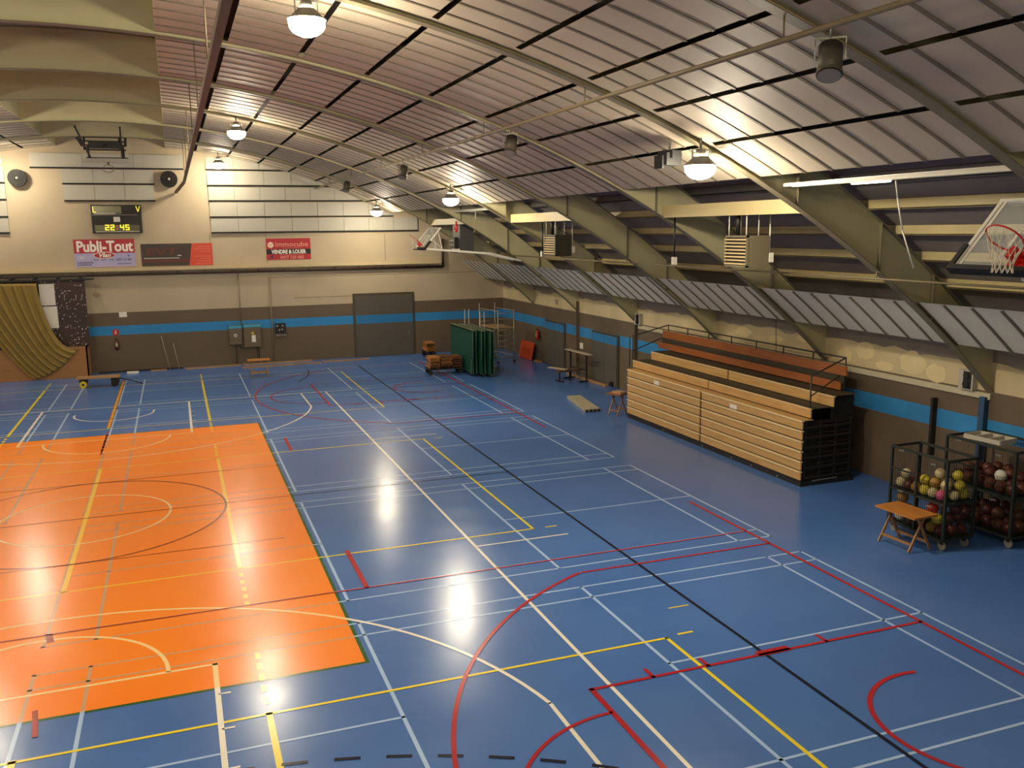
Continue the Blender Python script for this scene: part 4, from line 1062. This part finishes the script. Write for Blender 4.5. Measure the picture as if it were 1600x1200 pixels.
for y0, y1, pt in ((14.5, 16.7, t), (19.7, 21.8, t2)):
    b = MB(); b.box((XR-.075, y0, .02), (XR-.045, (y0+y1)/2-.01, 2.02)); b.box((XR-.075, (y0+y1)/2+.01, .02), (XR-.045, y1, 2.02)); struct(b.build('door_leaf', M_doorg, pt))
b = MB(); b.box((XR-.16, 14.75, .05), (XR-.08, 14.95, .2)); tag(b.build('door_stop_box', M_black, origin=(XR-.1, 14.8, .05)), 'small black box low on the nearer side door', 'box')
extinguisher((XR, 22.67, 1.03), 'bright red fire extinguisher hanging on the side wall near the corner', -PI/2, M_red)
b = MB(); b.box((XR-.01, 17.78, 1.17), (XR-.002, 18.1, 1.42)); tag(b.build('paper_notice', M_paper, origin=(XR, 17.9, 1.17)), 'white paper notice on the side wall above the bench press', 'notice')
for y, l in ((12.72, 'small square wall speaker above the left end of the bleacher rail'), (-2.28, 'small square wall speaker above the ball cages')):
    t = thing('wall_speaker', l, 'speaker', (XR, y, 2.9), 0, 'wall speakers')
    b = MB(); b.box((-.16, -.19, -.2), (-.002, .19, .22)); b.build('cabinet', M_board, t)
    b = MB(); b.box((-.17, -.15, -.18), (-.155, .06, .2)); b.cyl((-.17, -.02, .1), (-.19, -.02, .1), .07, n=16); b.cyl((-.17, -.02, -.08), (-.19, -.02, -.08), .08, n=16); b.build('grille', M_black, t)
for x, y, l in ((0, 21.3, 'faint round vent high on the side wall near the corner'),):
    b = MB(); b.cyl((XR-.02, 20.6, 3.0), (XR-.002, 20.6, 3.0), .14, n=20); tag(b.build('round_vent', mat('vent_tan', '#8f8468', .7), origin=(XR, 20.6, 3.0)), l, 'vent')
# plaster patches and cement smears on the right wall
b = MB(); rnd = random.Random(3)
for (y, z, ry, rz_) in ((3.2, 3.2, .5, .1), (1.0, 3.15, .32, .22), (-.6, 3.05, .42, .26), (.3, 2.85, .3, .12), (1.7, 2.95, .25, .2), (-1.3, 2.9, .3, .2), (4.6, 3.05, .35, .1), (6.2, 3.1, .4, .16)):
    b.face([(XR-.004, y+ry*math.cos(2*PI*k/18)*(1+.12*rnd.uniform(-1, 1)), z+rz_*math.sin(2*PI*k/18)*(1+.12*rnd.uniform(-1, 1))) for k in range(18)])
struct(b.build('trim_8', mat('plaster_patch', '#d4c496', .8, var=.12, scale=4)), 'paler plaster patches on the side wall')
b = MB(); y = YB
pts = []
while y < YF: pts.append((y, 3.32+.08*rnd.uniform(-1, 1))); y += .35
for (a, za), (c, zc) in zip(pts, pts[1:]): b.face([(XR-.003, a, za), (XR-.003, c, zc), (XR-.003, c, 3.9), (XR-.003, a, 3.9)])
struct(b.build('trim_9', mat('bare_cement', '#8a7f74', .85, var=.15, scale=3)), 'rough grey cement band under the eaves')

# ------------------------------------------------------------------ corner clutter
# folded table-tennis tables
for k in range(3):
    x = 14.02+k*.30
    yn = 19.45-.28*k
    t = thing('folded_table_tennis', ['folded green table tennis table on wheels, frontmost of the row', 'folded green table tennis table on wheels, middle of the row', 'folded green table tennis table on wheels, rearmost by the scaffold'][k], 'table tennis table', (x, yn, 0), 0, 'folded table tennis tables')
    for s in (0, 1):
        b = MB(); b.box((.0+s*.14, 0, .12), (.03+s*.14, 3.3, 2.0), R=Matrix.Rotation((-.02 if s else .02), 3, 'Y')); b.build('table_half', M_green2, t)
    b = MB(); b.bar((.08, 0, 2.0), (.08, 3.3, 2.0), .2, .05); b.bar((.01, 0.02, .15), (.01, 0.02, 2.0), .03, .03); b.bar((.16, .02, .15), (.16, .02, 2.0), .03, .03); b.bar((-.01, 0, 1.99), (-.01, 3.3, 1.99), .02, .03); b.build('top_rail', mat('rail_greygreen', '#5f6a54', .5), t)
    for y in (.5, 2.8):
        b = MB(); b.cyl((.0, y, .07), (.17, y, .07), .07, n=12); b.build('wheel', M_bkrub, t)
    b = MB(); b.bar((.09, .1, .1), (.09, 3.2, .1), .04, .04)
    if k == 0: b.bar((-.05, .12, .1), (-.05, .12, .75), .02, .02)
    b.build('undercarriage', M_grey, t)
for k, (x, y) in enumerate(((14.55, 22.6), (14.75, 22.6), (14.75, 20.9), (14.95, 20.9))):
    b = MB(); b.cyl((x+.5, y+1.2, 0), (x+.5, y+1.2, 2.55), .022, n=8); tag(b.build('volleyball_pole', M_board, origin=(x+.5, y+1.2, 0)), 'white pole standing behind the folded green tables', 'pole', 'white poles behind the green tables')
# folded wooden chairs on carts
def folded_chair(col):
    t = MB()
    for s in (-.2, .2): t.box((s-.014, -.42, 0), (s+.014, .42, .028))
    for k in range(6): t.box((-.2, -.38+k*.14, .028), (.2, -.30+k*.14, .04))
    return t
CH = {}
def chair_cart(x, y, rz, stacks, layers, label, where):
    t = thing('chair_cart', label, 'cart', (x, y, 0), rz, 'carts of folded wooden chairs')
    Lx = stacks*.50+.06
    b = MB(); b.box((-Lx/2, -.42, .22), (Lx/2, .42, .27)); b.build('deck', M_black, t)
    for sx in (-1, 1):
        for sy in (-1, 1):
            b = MB(); b.cyl((sx*(Lx/2-.1), sy*.33-.02, .1), (sx*(Lx/2-.1), sy*.33+.02, .1), .1, n=14); b.bar((sx*(Lx/2-.1), sy*.33, .12), (sx*(Lx/2-.1), sy*.33, .24), .05, .05); b.build('caster', M_black, t)
    rnd = random.Random(int(x*10))
    R_ = Matrix.Rotation(rz, 3, 'Z')
    first = None
    for i in range(stacks):
        for k in range(layers):
            p = R_@Vector(((i-(stacks-1)/2)*.50+rnd.uniform(-.022, .022), rnd.uniform(-.09, .09), 0))
            z = .285+k*.046
            kk = (i*5+k*3+int(rnd.uniform(0, 2))) % 3
            if kk not in CH: o = folded_chair(0).build('folded_chair', M_pines[kk]); CH[kk] = o
            else: o = CH[kk].copy(); C.objects.link(o)
            o.location = (x+p.x, y+p.y, z); o.rotation_euler = (0, 0, rz+rnd.uniform(-.05, .05))
            tag(o, ['pale', 'brown', 'dark'][kk]+' folded slat chair piled '+where, 'folding chair', ['pale', 'brown', 'dark'][kk]+' folded wooden chairs '+where)
chair_cart(13.18, 21.05, -.05, 3, 11, 'black cart piled with folded wooden chairs in front of the green tables', 'on the cart in front of the green tables')
chair_cart(14.0, 26.6, 0, 1, 10, 'small cart of folded wooden chairs half hidden behind the green tables', 'on the small cart near the sliding door')
# scaffold tower
t = thing('scaffold_tower', 'grey tube scaffold tower on wheels in the corner', 'scaffold', (16.3, 22.6, 0), .15)
M_tub = mat('galvanised_tube', '#9a9684', .4, metal=.3)
W_, L_ = .85, 1.9
for x in (0, W_):
    for y in (0, L_):
        b = MB(); b.cyl((x, y, .12), (x, y, 2.55 if y == 0 else 2.75), .025, n=8); b.build('upright', M_tub, t)
        b = MB(); b.cyl((x-.02, y, .08), (x+.02, y, .08), .08, n=12); b.build('caster', M_black, t)
for y in (0, L_):
    for k in range(9):
        b = MB(); z = .3+k*.26; b.cyl((0, y, z), (W_, y, z), .018, n=6); b.build('rung', M_tub, t)
b = MB(); b.cyl((0, 0, .35), (0, L_, 1.6), .018, n=6); b.cyl((W_, L_, .35), (W_, 0, 1.6), .018, n=6); b.cyl((0, L_, .35), (0, 0, 1.9), .018, n=6)
b.cyl((0, 0, .35), (0, L_, .35), .018, n=6); b.cyl((W_, 0, .35), (W_, L_, .35), .018, n=6); b.cyl((0, 0, 2.5), (0, L_, 2.5), .018, n=6); b.cyl((W_, 0, 2.5), (W_, L_, 2.5), .018, n=6); b.build('brace', M_tub, t)
b = MB(); b.box((0, .05, 1.66), (W_, L_-.05, 1.71)); b.build('platform', M_plank, t)
# steel goal-like trolley frame left of tower
t = thing('low_goal_frame', 'low slanting grey tube frame between the green tables and the scaffold', 'frame', (15.15, 21.0, 0))
b = MB(); b.tube([(0, 0, .05), (0, 0, 1.65), (0, 1.8, 1.65), (0, 1.8, .05)], .025, 8); b.tube([(0, 0, 1.65), (.6, 0, .05)], .02, 8); b.tube([(0, 1.8, 1.65), (.6, 1.8, .05)], .02, 8); b.tube([(0, 0, .05), (.6, 0, .05), (.6, 1.8, .05), (0, 1.8, .05)], .02, 8); b.build('tubes', M_tub, t)
# orange board leaning on wall
b = MB(); b.box((XR-.28, 22.95, .0), (XR-.24, 24.6, .85), R=Matrix.Rotation(.2, 3, 'Y')); tag(b.build('orange_board', M_oran, origin=(XR-.26, 23.8, 0)), 'bright orange red board leaning on the side wall in the corner', 'board')
b = MB(); b.box((XR-.3, 22.2, 0), (XR-.1, 22.7, .08)); tag(b.build('wood_offcut', M_plank, origin=(XR-.2, 22.4, 0)), 'pale wood offcut on the floor right of the orange board', 'wood')
# weight bench
t = thing('weight_bench', 'black bench press with barbell rack by the side wall', 'weight bench', (17.5, 16.3, 0), .15)
b = MB()
for y in (.0, 1.2): b.bar((.45, y, 0.02), (.45, y, 1.1), .05, .05); b.bar((.1, y, .03), (.8, y, .03), .05, .05); b.bar((.45, y, 1.1), (.35, y, 1.15), .03, .06)
b.bar((.45, 0, .5), (.45, 1.2, .5), .04, .04); b.build('rack', M_black, t)
b = MB(); b.box((-.6, .42, .42), (.5, .75, .5)); b.build('pad', mat('bench_pad', '#5c4630', .6), t)
b = MB(); b.bar((-.5, .58, .42), (-.5, .58, 0), .05, .05); b.bar((-.5, .3, .03), (-.5, .9, .03), .05, .05); b.bar((0, .58, .42), (.0, .58, 0.02), .04, .04); b.build('bench_legs', M_black, t)
M_alu = mat('pale_alloy', '#b4a88c', .4)
o = MB().bar((17.85, 15.8, 1.2), (17.75, 17.9, 1.2), .22, .04).build('rolled_plank', M_alu, origin=(17.8, 16.8, 1.1)); tag(o, 'pale grey plank lying across the top of the weight bench rack', 'plank')
o = MB().bar((17.15, 16.6, .53), (16.75, 17.5, .53), .2, .04).build('rolled_plank', M_alu, origin=(16.9, 17, .5)); tag(o, 'short pale plank resting crosswise on the bench pad', 'plank')
o = MB().bar((18.15, 14.9, .05), (18.0, 18.4, .05), .12, .09).build('floor_beam', M_plank, origin=(18.1, 16.5, 0)); tag(o, 'pale beam on the floor along the side wall behind the weight bench', 'beam')
# slatted pale beams on the floor
for k in range(4):
    a = Vector((15.78+k*.13, 13.33-k*.02, .05)); c = Vector((15.27+k*.15, 10.66, .05))
    t = thing('pale_floor_beam', 'long pale alloy beam lying side by side with others on the blue floor', 'beam', (a.x, a.y, 0), 0, 'pale beams lying on the floor')
    b = MB(); b.bar((0, 0, .05), c-a+Vector((0, 0, .05)), .125, .09); b.build('beam', mat('pale_beam', '#a8a084', .5), t)
    b = MB(); b.cyl(c-a+Vector((0, 0, .05)), (c-a)+(c-a).normalized()*.06+Vector((0, 0, .05)), .045, n=10); b.build('end_cap', M_black, t)
